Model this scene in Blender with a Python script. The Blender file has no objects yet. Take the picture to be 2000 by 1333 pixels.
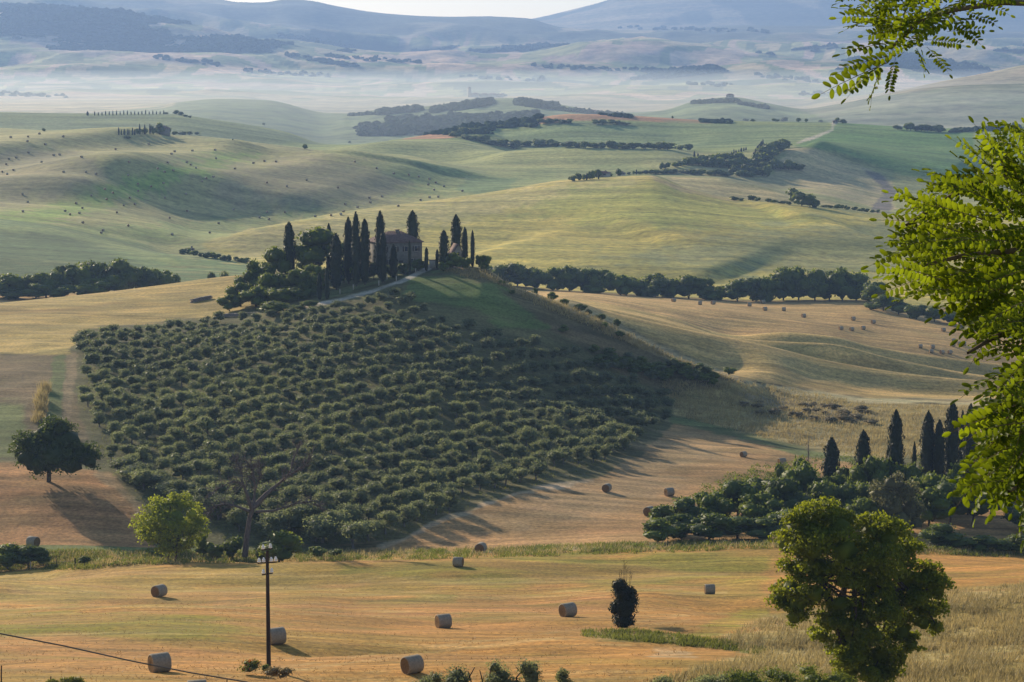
import bpy, math, random
import numpy as np
C = bpy.context.scene
COL = C.collection
R = math.radians

# ------------------------------------------------------------------ camera, light, air
F = 4510.0                       # focal length in photo pixels (photo 2000 wide)
PITCH = math.atan((666.5 - 100.0) / F)
CP, SP = math.cos(PITCH), math.sin(PITCH)
cam = bpy.data.cameras.new('camera')
cam.sensor_width = 36.0
cam.lens = 36.0 * F / 2000.0
cam.clip_start = 0.1
cam.clip_end = 60000.0
cam_o = bpy.data.objects.new('camera', cam)
COL.objects.link(cam_o)
cam_o.rotation_euler = (math.pi / 2 - PITCH, 0, 0)
C.camera = cam_o

SUN_ELEV = R(17.0)
SUN_AZ = math.atan2(-0.56, 0.83)             # from +Y, negative = towards -X
sun_dir = (math.sin(SUN_AZ) * math.cos(SUN_ELEV), math.cos(SUN_AZ) * math.cos(SUN_ELEV), math.sin(SUN_ELEV))
world = bpy.data.worlds.new('World')
C.world = world
world.use_nodes = True
wn = world.node_tree
sky = wn.nodes.new('ShaderNodeTexSky')
sky.sky_type = 'NISHITA'
sky.sun_disc = False
sky.sun_elevation = SUN_ELEV
sky.sun_rotation = SUN_AZ
sky.air_density = 1.0
sky.dust_density = 0.6
sky.ozone_density = 1.0
sky.altitude = 400
bg = wn.nodes['Background']
bg.inputs['Strength'].default_value = 0.11
wn.links.new(sky.outputs['Color'], bg.inputs['Color'])
sun = bpy.data.lights.new('sun', 'SUN')
sun.energy = 5.0
sun.angle = R(0.6)
sun.color = (1.0, 0.84, 0.62)
sun_o = bpy.data.objects.new('sun', sun)
COL.objects.link(sun_o)
from mathutils import Vector, Matrix, Euler
sun_o.rotation_euler = Vector(sun_dir).to_track_quat('Z', 'Y').to_euler()
C.view_settings.view_transform = 'Standard'
C.view_settings.look = 'None'
C.view_settings.gamma = 1.0
C.view_settings.use_curve_mapping = False
C.view_settings.exposure = 0.52
C.cycles.use_denoising = True
C.cycles.max_bounces = 7
C.cycles.diffuse_bounces = 3
C.cycles.transmission_bounces = 4
C.cycles.volume_bounces = 0
C.cycles.transparent_max_bounces = 4

rng = np.random.default_rng(7)
random.seed(7)

# ------------------------------------------------------------------ small helpers
def ray(px, py):
    """pixel of the photograph -> (azimuth slope x/y, elevation slope z/y)"""
    u = (np.asarray(px, float) - 1000.0) / F
    v = (666.5 - np.asarray(py, float)) / F
    yy = CP + v * SP
    return u / yy, (-SP + v * CP) / yy

def unray(a, e):
    yy = 1.0 / (CP - e * SP)     # from a,e back to pixel
    v = (e * CP + SP) * yy
    # direction (a,1,e): camera depth = CP - e*SP
    return 1000.0 + F * a * yy, 666.5 - F * v

def pchip_slopes(x, y):
    h = np.diff(x); d = np.diff(y) / h
    n = len(x); m = np.zeros_like(y)
    if n == 2:
        m[:] = d[0]; return m
    w1 = 2 * h[1:] + h[:-1]; w2 = h[1:] + 2 * h[:-1]
    with np.errstate(divide='ignore', invalid='ignore'):
        mm = (w1 + w2) / (w1 / d[:-1] + w2 / d[1:])
    ok = (d[:-1] * d[1:]) > 0
    m[1:-1] = np.where(ok, mm, 0)
    m[0] = d[0]; m[-1] = d[-1]
    return m

def pchip(x, y, q):
    x = np.asarray(x, float); y = np.asarray(y, float)
    q = np.clip(q, x[0], x[-1])
    if len(x) == 1: return np.full_like(q, y[0])
    m = pchip_slopes(x, y)
    i = np.clip(np.searchsorted(x, q, side='right') - 1, 0, len(x) - 2)
    h = x[i + 1] - x[i]; t = (q - x[i]) / h
    return ((2*t**3 - 3*t**2 + 1) * y[i] + (t**3 - 2*t**2 + t) * h * m[i]
            + (-2*t**3 + 3*t**2) * y[i + 1] + (t**3 - t**2) * h * m[i + 1])

def hash2(ix, iy, s):
    h = (ix.astype(np.int64) * 374761393 + iy.astype(np.int64) * 668265263 + s * 2147483647) & 0xffffffff
    h = ((h ^ (h >> 13)) * 1274126177) & 0xffffffff
    return ((h ^ (h >> 16)) & 0xffff) / 65535.0

def vnoise(x, y, s=0):
    ix = np.floor(x); iy = np.floor(y); fx = x - ix; fy = y - iy
    fx = fx*fx*fx*(fx*(fx*6-15)+10); fy = fy*fy*fy*(fy*(fy*6-15)+10)
    a = hash2(ix, iy, s); b = hash2(ix+1, iy, s); c = hash2(ix, iy+1, s); d = hash2(ix+1, iy+1, s)
    return (a*(1-fx)+b*fx)*(1-fy) + (c*(1-fx)+d*fx)*fy - 0.5

def fbm(x, y, s=0, o=4):
    t = 0; amp = 1.0
    for k in range(o):
        t = t + amp * vnoise(x * 2**k + 17.3*k, y * 2**k - 9.1*k, s + k); amp *= 0.5
    return t

# ------------------------------------------------------------------ terrain: feature curves from near to far
# every entry: photo column, then ('y', row, depth) for what the photograph shows or ('z', height, depth)
def Y(D, *pts):   # (px, py[, D])
    return [(p[0], 'y', p[1], p[2] if len(p) > 2 else D) for p in pts]
def Z(D, *pts):
    return [(p[0], 'z', p[1], p[2] if len(p) > 2 else D) for p in pts]

FEATS = [
 Z(1.5, (0, -1.75), (2000, -1.72)),
 Z(8, (0, -3.6), (2000, -3.3)),
 Z(40, (0, -13), (2000, -12.6)),
 Z(110, (0, -32.8), (2000, -32.4)),
 Y(160, (0, 1358), (700, 1352), (1300, 1350), (2000, 1350)),
 Y(185, (0, 1308), (700, 1308), (1300, 1302), (1700, 1310), (2000, 1308)),
 Y(215, (0, 1256), (500, 1255), (900, 1258), (1300, 1256), (1700, 1262), (2000, 1240)),
 Y(255, (0, 1214), (300, 1204), (700, 1212), (1100, 1208), (1300, 1212), (1600, 1205), (1850, 1160), (2000, 1156)),
 Y(300, (0, 1174), (300, 1176), (600, 1168), (700, 1176), (1000, 1176), (1250, 1166), (1400, 1180), (1600, 1178), (1850, 1140), (2000, 1138)),
 Y(345, (0, 1140), (350, 1134), (700, 1133), (1100, 1133), (1500, 1134), (1850, 1115), (2000, 1112)),
 Y(380, (0, 1118), (80, 1112), (250, 1098), (600, 1096), (900, 1091), (1300, 1079), (1500, 1072), (1700, 1078), (2000, 1089)),
 Y(400, (0, 1072), (60, 1070), (250, 1073), (600, 1078), (900, 1072), (1300, 1056), (1500, 1052), (2000, 1062)),
 Z(430, (0, -82.6), (100, -82.7), (300, -84.2), (600, -84.8), (900, -86), (1200, -87.3), (1500, -88), (2000, -87.5)),
 Z(470, (0, -79.6), (100, -79.8), (300, -81), (600, -81.6), (900, -84.6), (1100, -87), (1300, -89), (1600, -90.3), (2000, -90)),
 Z(520, (0, -75.3), (150, -75.6), (300, -77), (600, -77), (800, -79), (1000, -83.5), (1200, -89), (1350, -91), (1600, -92.6), (2000, -92)),
 Z(560, (0, -73), (150, -73), (300, -74), (500, -74), (700, -73.6), (900, -78), (1000, -80.5), (1150, -86), (1300, -91.5), (1450, -93.2), (1700, -95.2), (2000, -94.5)),
 Z(595, (0, -72.6), (150, -72.6), (300, -73.3), (450, -73), (600, -70.5), (750, -69.5), (900, -72), (1000, -74.6), (1150, -81), (1300, -89), (1400, -90.8), (1500, -93.2), (1700, -95.2), (2000, -95.5)),
 Z(630, (0, -72.4, 640), (300, -72.3, 640), (450, -71, 640), (600, -67, 640), (700, -64.4, 644), (800, -61.8, 645), (900, -60.7, 648), (940, -60.9, 648))
 + Y(630, (1000, 560, 641), (1060, 580, 639), (1150, 616, 633), (1230, 650, 628), (1300, 690, 621), (1370, 716, 618), (1440, 741, 618), (1500, 757, 640), (1600, 769, 650), (1750, 782, 654), (1950, 786, 655)),
 Z(665, (0, -72.5, 662), (300, -72, 672), (450, -70.4, 674), (600, -66, 674), (700, -63, 670), (800, -61.3, 668), (900, -61.4, 666), (940, -62.6, 665), (1000, -70, 665), (1060, -76, 664), (1150, -81, 662), (1300, -88.5, 660)) + Y(668, (1430, 728, 668), (1500, 722, 672), (1600, 742, 677), (1700, 762, 677), (1850, 774, 677), (2000, 776, 677)),
 Y(700, (0, 592, 692), (150, 577, 697), (300, 560, 706), (470, 539, 716)) + Z(705, (600, -68.5, 716), (700, -67, 715), (800, -66, 713), (900, -68, 712), (1000, -77, 708))
 + Y(700, (1100, 585, 706), (1180, 606, 706), (1330, 641, 705), (1470, 669, 705), (1640, 709, 700), (1800, 733, 696), (1940, 745, 695), (2100, 750, 695)),
 Z(725, (0, -85, 765), (470, -81, 765), (700, -79, 760), (900, -82, 745), (1000, -86, 740)) + Y(737, (1100, 600), (1180, 617), (1330, 652), (1470, 680), (1600, 710), (1640, 717), (1800, 741), (1940, 753), (2100, 757)),
 Z(755, (0, -91, 825), (470, -90, 825), (900, -90, 805), (1000, -91, 785)) + Y(752, (1100, 596), (1300, 630), (1420, 660), (1500, 667.5), (1600, 669), (1750, 700), (1930, 733), (2100, 745)),
 Z(780, (0, -91.5, 850), (470, -91, 850), (900, -93, 830), (1000, -95, 808)) + Y(787, (1100, 592), (1300, 627), (1420, 662), (1500, 676), (1600, 681), (1750, 709), (1930, 740), (2100, 750)),
 Z(805, (0, -91.5, 875), (470, -92, 875), (900, -95, 855), (1000, -97, 835)) + Y(803, (1100, 586), (1300, 619), (1440, 655), (1530, 648.5), (1620, 655), (1700, 674), (1850, 698), (1960, 712), (2100, 722)),
 Z(826, (0, -91, 895), (470, -93, 895), (900, -97, 875), (1000, -99, 858)) + Y(826, (1100, 587), (1300, 618), (1440, 655), (1530, 656), (1700, 680), (1850, 703), (1960, 717), (2100, 727)),
 Z(880, (0, -90, 930), (470, -93.5, 930), (900, -99, 920), (1000, -101, 910)) + Y(880, (1100, 575, 880), (1300, 598, 880), (1450, 614, 880), (1600, 637, 872), (1700, 654, 866), (1850, 672, 862), (1960, 690, 862)),
 Z(980, (0, -88.5), (470, -94), (800, -98), (1000, -101)) + Y(980, (1060, 568), (1300, 584), (1500, 593), (1690, 592), (1760, 622, 935), (1900, 645, 915), (2000, 660, 910)),
 Z(1060, (0, -87.4), (470, -95), (800, -101), (1000, -104), (1300, -109), (1700, -111), (2000, -113)),
 Y(1160, (0, 434), (100, 446), (250, 478), (350, 498), (430, 500), (600, 500), (900, 505), (1200, 515), (1500, 525), (1750, 530), (2000, 540)),
 Y(1300, (0, 400, 1300), (150, 414, 1290), (300, 440, 1270), (390, 470, 1215), (500, 447, 1250), (700, 410, 1340), (900, 384.5, 1430), (1000, 370, 1470), (1100, 353.5, 1510), (1200, 346.5, 1525), (1265, 343.5, 1530), (1340, 369, 1495), (1430, 391, 1480), (1600, 405, 1480), (1720, 421, 1480), (1900, 432, 1480)),
 Y(1400, (0, 372, 1420), (200, 390, 1400), (300, 415, 1370), (390, 452, 1320), (500, 458, 1330), (700, 424, 1430), (900, 397, 1520), (1000, 381, 1560), (1100, 363, 1600), (1265, 352, 1620), (1340, 372, 1580), (1430, 393.5, 1565), (1600, 409, 1560), (1720, 425, 1560), (1900, 436, 1560)),
 Y(1650, (0, 335, 1560), (200, 348, 1550), (400, 402, 1470), (500, 410, 1480), (700, 394, 1560), (900, 376, 1640), (1000, 362, 1680), (1100, 351, 1720), (1265, 346, 1740), (1400, 349.5, 1720), (1470, 362, 1700), (1540, 381, 1670), (1600, 399, 1655), (1720, 416, 1650), (1900, 425, 1650)),
 Y(1800, (0, 298, 1720), (200, 312, 1720), (400, 345, 1700), (600, 356, 1700), (700, 352, 1720), (900, 347, 1780), (1100, 345, 1820), (1265, 349, 1830), (1400, 353, 1820), (1470, 364, 1810), (1540, 378, 1790), (1600, 382, 1780), (1720, 404, 1780), (1900, 410, 1780)),
 Y(1950, (0, 250.5), (200, 262), (370, 266), (500, 277), (600, 293), (650, 305), (750, 318), (870, 325), (1000, 325), (1100, 322), (1300, 318), (1400, 325), (1550, 345), (1650, 360), (1740, 378), (1900, 388)),
 Y(2090, (0, 264), (200, 275), (370, 278), (500, 287), (600, 299), (650, 302), (750, 309), (830, 316), (880, 314), (1000, 291), (1150, 283.5), (1300, 291), (1400, 302), (1550, 292), (1650, 322), (1740, 340), (1900, 360)),
 Y(2230, (0, 262), (370, 274), (600, 296), (640, 292.5), (780, 276), (870, 278), (950, 286), (1000, 294), (1150, 289), (1300, 291), (1400, 287), (1550, 282), (1650, 290), (1740, 300), (1900, 310)),
 Y(2520, (0, 219.5), (180, 222), (330, 223), (430, 236), (550, 256), (640, 282), (700, 284), (780, 272), (830, 264), (870, 256), (1000, 239), (1120, 223), (1200, 225), (1400, 236), (1630, 240), (1740, 246.5), (1850, 251), (2000, 243), (2200, 240)),
 Y(2850, (0, 234), (330, 242), (550, 270), (640, 284), (830, 284), (1000, 262), (1120, 245), (1400, 250), (1740, 259), (1850, 262), (2000, 256)),
 Y(3500, (0, 214, 3700), (200, 213, 3700), (310, 206, 3700), (350, 200, 3700), (430, 193.5, 3700), (520, 196, 3700), (640, 221, 3600), (680, 222), (750, 213), (870, 205), (930, 193), (1030, 192), (1080, 202), (1230, 222), (1300, 215), (1350, 200), (1430, 190), (1500, 202), (1570, 213), (1640, 203), (1800, 173), (1900, 166), (2000, 164), (2200, 160)),
 Y(3950, (0, 206), (350, 203), (450, 204), (640, 222), (780, 224), (930, 212), (1080, 215), (1230, 220), (1430, 206), (1570, 215), (1700, 197), (1850, 176), (2000, 170)),
 Y(4500, (0, 196), (350, 194), (450, 192.5), (560, 205), (700, 208), (930, 200), (1230, 206), (1450, 203), (1560, 209), (1640, 197), (1750, 178), (1850, 157), (1930, 142), (2000, 127), (2200, 95)),
 Y(5000, (0, 189), (400, 188), (700, 192), (1000, 189), (1400, 189), (1600, 190), (1800, 182), (2000, 172)),
 Y(6000, (0, 166), (500, 166), (1000, 166), (1500, 168), (2000, 168)),
 Y(7200, (0, 104), (130, 112), (300, 124), (600, 137), (900, 142), (1200, 140), (1450, 130), (1600, 134), (2000, 142)),
 Y(8300, (0, 7), (130, 20), (270, 46), (420, 66), (540, 76), (700, 92), (820, 110), (950, 118), (1060, 108), (1150, 92), (1260, 82), (1350, 92), (1500, 100), (2000, 112)),
 Y(8900, (0, 30), (270, 62), (540, 84), (820, 112), (1000, 115), (1250, 93), (1500, 98), (2000, 105)),
 Y(11000, (0, -30), (300, -12), (420, -3), (465, 3), (520, 3), (560, -2), (610, 1), (650, 9), (720, 22), (780, 28), (850, 32), (930, 33), (1020, 38), (1100, 55), (1250, 62), (1500, 52), (2000, 60)),
 Y(12000, (0, 0), (465, 20), (1000, 50), (1100, 60), (1500, 60), (2000, 64)),
 Y(14000, (0, 20), (465, 20), (700, 40), (1000, 42), (1035, 37.5), (1100, 24), (1165, 8), (1230, -10), (1400, -32), (1700, -48), (2000, -42), (2300, -42)),
 Y(17000, (0, 110), (2000, 110)),
]
aF = []; eF = []; lF = []
acols = np.concatenate([np.linspace(-0.46, -0.30, 14)[:-1], (np.arange(-340, 2341, 4.0) - 1000) / F, np.linspace(0.31, 0.46, 14)])
NC = len(acols)
for ft in FEATS:
    ft = sorted(ft)
    aa = []; ee = []; dd = []
    for px, k, v, D in ft:
        if k == 'y':
            a, e = ray(px, v)
        else:
            e = v / D; a = (px - 1000.0) / F * (CP - e * SP) * 1.0
        aa.append(float(a)); ee.append(float(e)); dd.append(math.log(D))
    aa = np.array(aa)
    eF.append(pchip(aa, ee, acols)); lF.append(pchip(aa, dd, acols))
eF = np.array(eF); lF = np.array(lF)
assert (np.diff(lF, axis=0) > 0.004).all(), np.argwhere(np.diff(lF, axis=0) <= 0.004)[:5]
# rows between features
def slopes_rows(X, Yv):
    h = np.diff(X, axis=0); d = np.diff(Yv, axis=0) / h
    m = np.zeros_like(Yv)
    w1 = 2*h[1:] + h[:-1]; w2 = h[1:] + 2*h[:-1]
    with np.errstate(divide='ignore', invalid='ignore'):
        mm = (w1 + w2) / (w1 / d[:-1] + w2 / d[1:])
    m[1:-1] = np.where(d[:-1]*d[1:] > 0, mm, 0)
    m[0] = d[0]; m[-1] = d[-1]
    return m
mF = slopes_rows(lF, eF)
rows_l = []; rows_e = []
for k in range(len(FEATS) - 1):
    dpy = np.abs(eF[k+1] - eF[k])[40:-40].max() * F
    dln = (lF[k+1] - lF[k]).mean()
    n = int(max(5, min(40, dpy / 3.0, ), dln * 22 if k > 4 else 5))
    if k < 4: n = 6
    ts = np.arange(n) / n
    h = lF[k+1] - lF[k]
    for t in ts:
        rows_l.append(lF[k] + t * h)
        rows_e.append((2*t**3 - 3*t**2 + 1)*eF[k] + (t**3 - 2*t**2 + t)*h*mF[k] + (-2*t**3 + 3*t**2)*eF[k+1] + (t**3 - t**2)*h*mF[k+1])
rows_l.append(lF[-1]); rows_e.append(eF[-1])
GL = np.array(rows_l); GE = np.array(rows_e)         # log depth and elevation slope, rows x cols
GD = np.exp(GL)
GX = GD * acols[None, :]
GZ = GE * GD
# natural unevenness, scaled to the distance
def sm(x, a, b):
    t = np.clip((x - a) / (b - a), 0, 1); return t*t*(3-2*t)
w_near = 1 - sm(GD, 380, 420)
w_hill = sm(GD, 400, 430) * (1 - sm(GD, 640, 700))
w_val = sm(GD, 700, 720) * (1 - sm(GD, 1250, 1400))
w_far = sm(GD, 1300, 1700) * (1 - sm(GD, 2350, 2500))
w_mtn = sm(GD, 6200, 7500)
dz = (w_near * sm(GD, 120, 180) * (fbm(GX / 46, GD / 26, 1, 3) * 2.1 + fbm(GX / 7, GD / 7, 2, 2) * 0.12)
      + w_hill * (fbm(GX / 26, GD / 26, 3, 4) * 0.9)
      + w_val * fbm(GX / 60, GD / 60, 4, 3) * 0.7
      + w_far * fbm(GX / 160, GD / 160, 5, 3) * 3.0)
r_ = 1 - 2*np.abs(fbm(GX / 1300 + 0.4*GD/1300, GD / 1500, 6, 4))
r2_ = 1 - 2*np.abs(fbm(GX / 420 - GD / 900, GD / 700, 16, 3))
dz = dz + w_mtn * (r2_ - 0.6) * 22 * (1 - 0.8*sm(GD, 10000, 10600))
dz = dz + sm(GD, 4600, 5000) * (1 - sm(GD, 6300, 7200)) * fbm(GX / 380, GD / 520, 26, 3) * 26
dz = dz + w_mtn * (r_ - 0.6) * 75 * (1 - 0.75*sm(GD, 10000, 10600))
# long soft folds on the bale-dotted hillside: (crest end, crest end, half width m, height m)
FOLDS = [((490, 298, 1850), (60, 425, 1330), 62, 8.5), ((330, 285, 1880), (-160, 330, 1560), 60, 8.0), ((700, 318, 1800), (250, 415, 1420), 70, 8.0),
         ((830, 330, 1800), (500, 425, 1450), 60, 7.0), ((760, 300, 2000), (880, 345, 1750), 60, 6), ((1900, 300, 2100), (1560, 300, 2150), 80, 7),
         ((1450, 545, 1120), (900, 440, 1180), 75, 3.2), ((1760, 470, 1270), (1250, 470, 1220), 85, 3.2), ((1800, 450, 1360), (1500, 435, 1350), 80, 2.6)]
for (p, q, w, hgt) in FOLDS:
    a1, _ = ray(p[0], p[1]); a2, _ = ray(q[0], q[1])
    P = np.array([a1 * p[2], p[2]]); Q = np.array([a2 * q[2], q[2]]); d = Q - P; L2 = d @ d
    t = np.clip(((GX - P[0]) * d[0] + (GD - P[1]) * d[1]) / L2, 0, 1)
    nx, ny = d[1], -d[0]
    s_ = ((GX - P[0] - t*d[0]) * nx + (GD - P[1] - t*d[1]) * ny) / math.sqrt(L2)
    dist = np.hypot(GX - P[0] - t*d[0], GD - P[1] - t*d[1])
    # the face turned from the light is the steeper one
    side = np.sign((s_ * nx * 0.56 - s_ * ny * 0.83))
    ww = np.where(side > 0, w * 0.55, w * 1.25)
    dz += 1.45 * hgt * np.exp(-(dist / ww)**2) * sm(t, -0.001, 0.12) * (1 - sm(t, 0.85, 1.001)) * (0.7 + 0.3)
GZ = GZ + dz
GE = GZ / GD
PX, PY = unray(np.broadcast_to(acols, GE.shape), GE)
NR = GL.shape[0]

def col_at(a):
    j = np.searchsorted(acols, a) - 1
    j = min(max(j, 0), NC - 2)
    return j, (a - acols[j]) / (acols[j+1] - acols[j])
def ground(x, y):
    """terrain height under a plan point"""
    j, t = col_at(x / y); l = math.log(y)
    return float((1-t) * np.interp(l, GL[:, j], GZ[:, j]) + t * np.interp(l, GL[:, j+1], GZ[:, j+1]))
def hit(px, py, dmin=150.0):
    """plan point of the ground seen at a photo pixel"""
    a, e = ray(px, py); j, t = col_at(float(a))
    ge = (1-t)*GE[:, j] + t*GE[:, j+1]; gl = (1-t)*GL[:, j] + t*GL[:, j+1]
    k0 = int(np.searchsorted(gl, math.log(dmin)))
    k = np.argmax(ge[k0:] >= e) + k0
    if ge[k] < e: k = k0 + int(np.argmax(ge[k0:])); D = math.exp(gl[k])
    else:
        s = (e - ge[k-1]) / (ge[k] - ge[k-1] + 1e-12); D = math.exp(gl[k-1] + np.clip(s, 0, 1) * (gl[k] - gl[k-1]))
    return float(a) * D, D, ground(float(a) * D, D)
def spot(px, D):
    """plan point at a photo column and a known depth"""
    x = (px - 1000.0) / F * D * (CP + 0.1*SP)
    z = ground(x, D); x = (px - 1000.0) / F * (CP - z / D * SP) * D
    return x, D, ground(x, D)
def z_at(py, D):
    return float(ray(1000, py)[1]) * D
def seen(px, py, D):
    a, e = ray(px, py); return Vector((float(a) * D, D, float(e) * D))
# ------------------------------------------------------------------ materials
def nt(name):
    m = bpy.data.materials.new(name); m.use_nodes = True
    n = m.node_tree; b = n.nodes['Principled BSDF']
    b.inputs['Roughness'].default_value = 0.95
    b.inputs['Specular IOR Level'].default_value = 0.08
    return m, n, b

def mixcol(n, fac, a, b, blend='MIX'):
    x = n.nodes.new('ShaderNodeMix'); x.data_type = 'RGBA'; x.blend_type = blend
    for sock, v in ((x.inputs[0], fac), (x.inputs[6], a), (x.inputs[7], b)):
        if hasattr(v, 'is_linked'): n.links.new(v, sock)
        elif isinstance(v, tuple): sock.default_value = (*v, 1) if len(v) == 3 else v
        else: sock.default_value = v
    return x.outputs[2]

def noise(n, scale, detail=4, rough=0.6, vec=None, dist=0.0):
    x = n.nodes.new('ShaderNodeTexNoise'); x.inputs['Scale'].default_value = scale
    x.inputs['Detail'].default_value = detail; x.inputs['Roughness'].default_value = rough
    x.inputs['Distortion'].default_value = dist
    if vec is not None: n.links.new(vec, x.inputs['Vector'])
    return x.outputs['Fac']

def ramp(n, fac, lo, hi, a=0.0, b=1.0):
    x = n.nodes.new('ShaderNodeMapRange'); x.inputs[1].default_value = lo; x.inputs[2].default_value = hi
    x.inputs[3].default_value = a; x.inputs[4].default_value = b
    n.links.new(fac, x.inputs[0]); return x.outputs[0]

def math_(n, op, a, b=None):
    x = n.nodes.new('ShaderNodeMath'); x.operation = op
    for i, v in enumerate((a, b)):
        if v is None: continue
        if hasattr(v, 'is_linked'): n.links.new(v, x.inputs[i])
        else: x.inputs[i].default_value = v
    return x.outputs[0]

def position(n, scale=(1, 1, 1), rot=(0, 0, 0), obj=False):
    if obj:
        g = n.nodes.new('ShaderNodeTexCoord').outputs['Object']
    else:
        g = n.nodes.new('ShaderNodeNewGeometry').outputs['Position']
    m = n.nodes.new('ShaderNodeMapping'); m.inputs['Scale'].default_value = scale; m.inputs['Rotation'].default_value = rot
    n.links.new(g, m.inputs['Vector']); return m.outputs['Vector']

def ground_material(name, fine, mid, rows, bump, rows_rot=0.15):
    m, n, b = nt(name)
    col = n.nodes.new('ShaderNodeAttribute'); col.attribute_name = 'field_colour'
    c = col.outputs['Color']
    p = position(n)
    f1 = noise(n, fine, 6, 0.7, p)
    f2 = noise(n, mid, 4, 0.6, p)
    pst = position(n, (0.25, 1, 1), (0, 0, rows_rot))
    f3 = noise(n, rows, 4, 0.65, pst, 0.3)
    c = mixcol(n, 1.0, c, mixcol(n, ramp(n, f1, 0.3, 0.7), (0.55, 0.56, 0.58), (1.45, 1.42, 1.36)), 'MULTIPLY')
    c = mixcol(n, 1.0, c, mixcol(n, ramp(n, f2, 0.3, 0.7), (0.8, 0.86, 0.84), (1.18, 1.12, 1.1)), 'MULTIPLY')
    c = mixcol(n, 1.0, c, mixcol(n, ramp(n, f3, 0.35, 0.65), (0.78, 0.82, 0.8), (1.2, 1.16, 1.14)), 'MULTIPLY')
    f4 = noise(n, rows * 1.2, 3, 0.6, position(n, (0.03, 1.0, 0.3), (0, 0, rows_rot * 0.6)), 0.2)
    c = mixcol(n, 1.0, c, mixcol(n, ramp(n, f4, 0.36, 0.64), (0.78, 0.80, 0.78), (1.22, 1.2, 1.16)), 'MULTIPLY')
    n.links.new(c, b.inputs['Base Color'])
    bp = n.nodes.new('ShaderNodeBump'); bp.inputs['Strength'].default_value = 0.85; bp.inputs['Distance'].default_value = bump
    h = math_(n, 'ADD', math_(n, 'MULTIPLY', f1, 0.6), f3)
    n.links.new(h, bp.inputs['Height']); n.links.new(bp.outputs[0], b.inputs['Normal'])
    return m

# ------------------------------------------------------------------ field colours (soil, straw and crops, with shade painted in on some slopes)
STUB = (0.43, 0.225, 0.062)
base = np.zeros(GE.shape + (3,))
def zone(c, d0, d1, soft=0.02):
    w = sm(GL, math.log(d0) - soft, math.log(d0) + soft) * (1 - sm(GL, math.log(d1) - soft, math.log(d1) + soft))
    for i in range(3): base[..., i] = base[..., i] * (1 - w) + c[i] * w
JX = fbm(GX / 14, GD / 14, 31, 3); JY = fbm(GX / 14, GD / 14, 37, 3)
JXF = fbm(GX / 90, GD / 90, 33, 3); JYF = fbm(GX / 90, GD / 90, 39, 3)
def field(c, poly, d0, d1, soft=3.0, jit=3.0, amount=1.0):
    jit = jit * 1.6; soft = soft * 1.3
    P = np.array(poly, float)
    far = d0 > 1200
    pad = soft + jit + 2
    m = (PX > P[:, 0].min() - pad) & (PX < P[:, 0].max() + pad) & (PY > P[:, 1].min() - pad) & (PY < P[:, 1].max() + pad) & (GD > d0) & (GD < d1)
    idx = np.nonzero(m)
    if len(idx[0]) == 0: return
    x = PX[idx] + (JXF if far else JX)[idx] * jit * 2; y = PY[idx] + (JYF if far else JY)[idx] * jit
    inside = np.zeros(len(x), bool); dist = np.full(len(x), 1e9)
    for (x1, y1), (x2, y2) in zip(P, np.roll(P, -1, axis=0)):
        cr = ((y1 > y) != (y2 > y)) & (x < (x2 - x1) * (y - y1) / (y2 - y1 + 1e-12) + x1)
        inside ^= cr
        L2 = (x2-x1)**2 + (y2-y1)**2 + 1e-9
        t = np.clip(((x-x1)*(x2-x1) + (y-y1)*(y2-y1)) / L2, 0, 1)
        dist = np.minimum(dist, np.hypot(x - x1 - t*(x2-x1), y - y1 - t*(y2-y1)))
    sd = np.where(inside, dist, -dist)
    hf = fbm(GX[idx] / (9 if not far else 60), GD[idx] / (5 if not far else 40), 91, 3)
    w = sm(sd + hf * (soft + jit) * 0.9, -soft * 0.7, soft * 0.7) * amount * np.clip(0.94 + hf * 0.5, 0, 1)
    for i in range(3): base[idx[0], idx[1], i] = base[idx[0], idx[1], i] * (1 - w) + c[i] * w

zone((0.2, 0.2, 0.1), 0.5, 150)
zone(STUB, 140, 392)
zone((0.17, 0.20, 0.07), 392, 404, 0.01)
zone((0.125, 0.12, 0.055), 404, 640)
zone((0.36, 0.30, 0.16), 655, 705)
zone((0.55, 0.385, 0.15), 705, 830)
zone((0.50, 0.33, 0.14), 830, 1000)
zone((0.30, 0.31, 0.13), 1010, 1250)
zone((0.33, 0.33, 0.13), 1250, 2100)
zone((0.25, 0.30, 0.10), 2100, 2560)
zone((0.20, 0.25, 0.12), 2560, 4000)
zone((0.42, 0.36, 0.22), 4000, 6600)
zone((0.30, 0.29, 0.16), 6600, 9600)
zone((0.10, 0.12, 0.08), 9600, 18000)
# hay field in front
field((0.35, 0.235, 0.055), [(-300, 1108), (600, 1100), (1000, 1090), (1500, 1075), (1500, 1160), (1000, 1150), (600, 1172), (-300, 1185)], 200, 392, 16, 8)
field((0.25, 0.225, 0.035), [(680, 1104), (1000, 1092), (1490, 1078), (1490, 1128), (1200, 1150), (900, 1138)], 200, 392, 10, 8, 0.85)
field((0.24, 0.225, 0.02), [(-300, 1192), (100, 1194), (240, 1188), (340, 1204), (450, 1215), (520, 1240), (300, 1252), (170, 1236), (-300, 1244)], 180, 330, 9, 9, 0.9)
field((0.28, 0.25, 0.045), [(680, 1182), (880, 1158), (890, 1172), (760, 1192)], 180, 330, 7, 7, 0.7)
field((0.40, 0.19, 0.085), [(420, 1185), (700, 1180), (900, 1192), (1180, 1165), (1240, 1178), (1000, 1215), (640, 1205)], 180, 330, 12, 8, 0.45)
field((0.40, 0.20, 0.085), [(-300, 1250), (420, 1252), (400, 1290), (-300, 1300)], 150, 330, 14, 8, 0.4)
field((0.33, 0.25, 0.06), [(-300, 1148), (180, 1140), (200, 1165), (-300, 1178)], 180, 390, 9, 6, 0.5)
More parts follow.
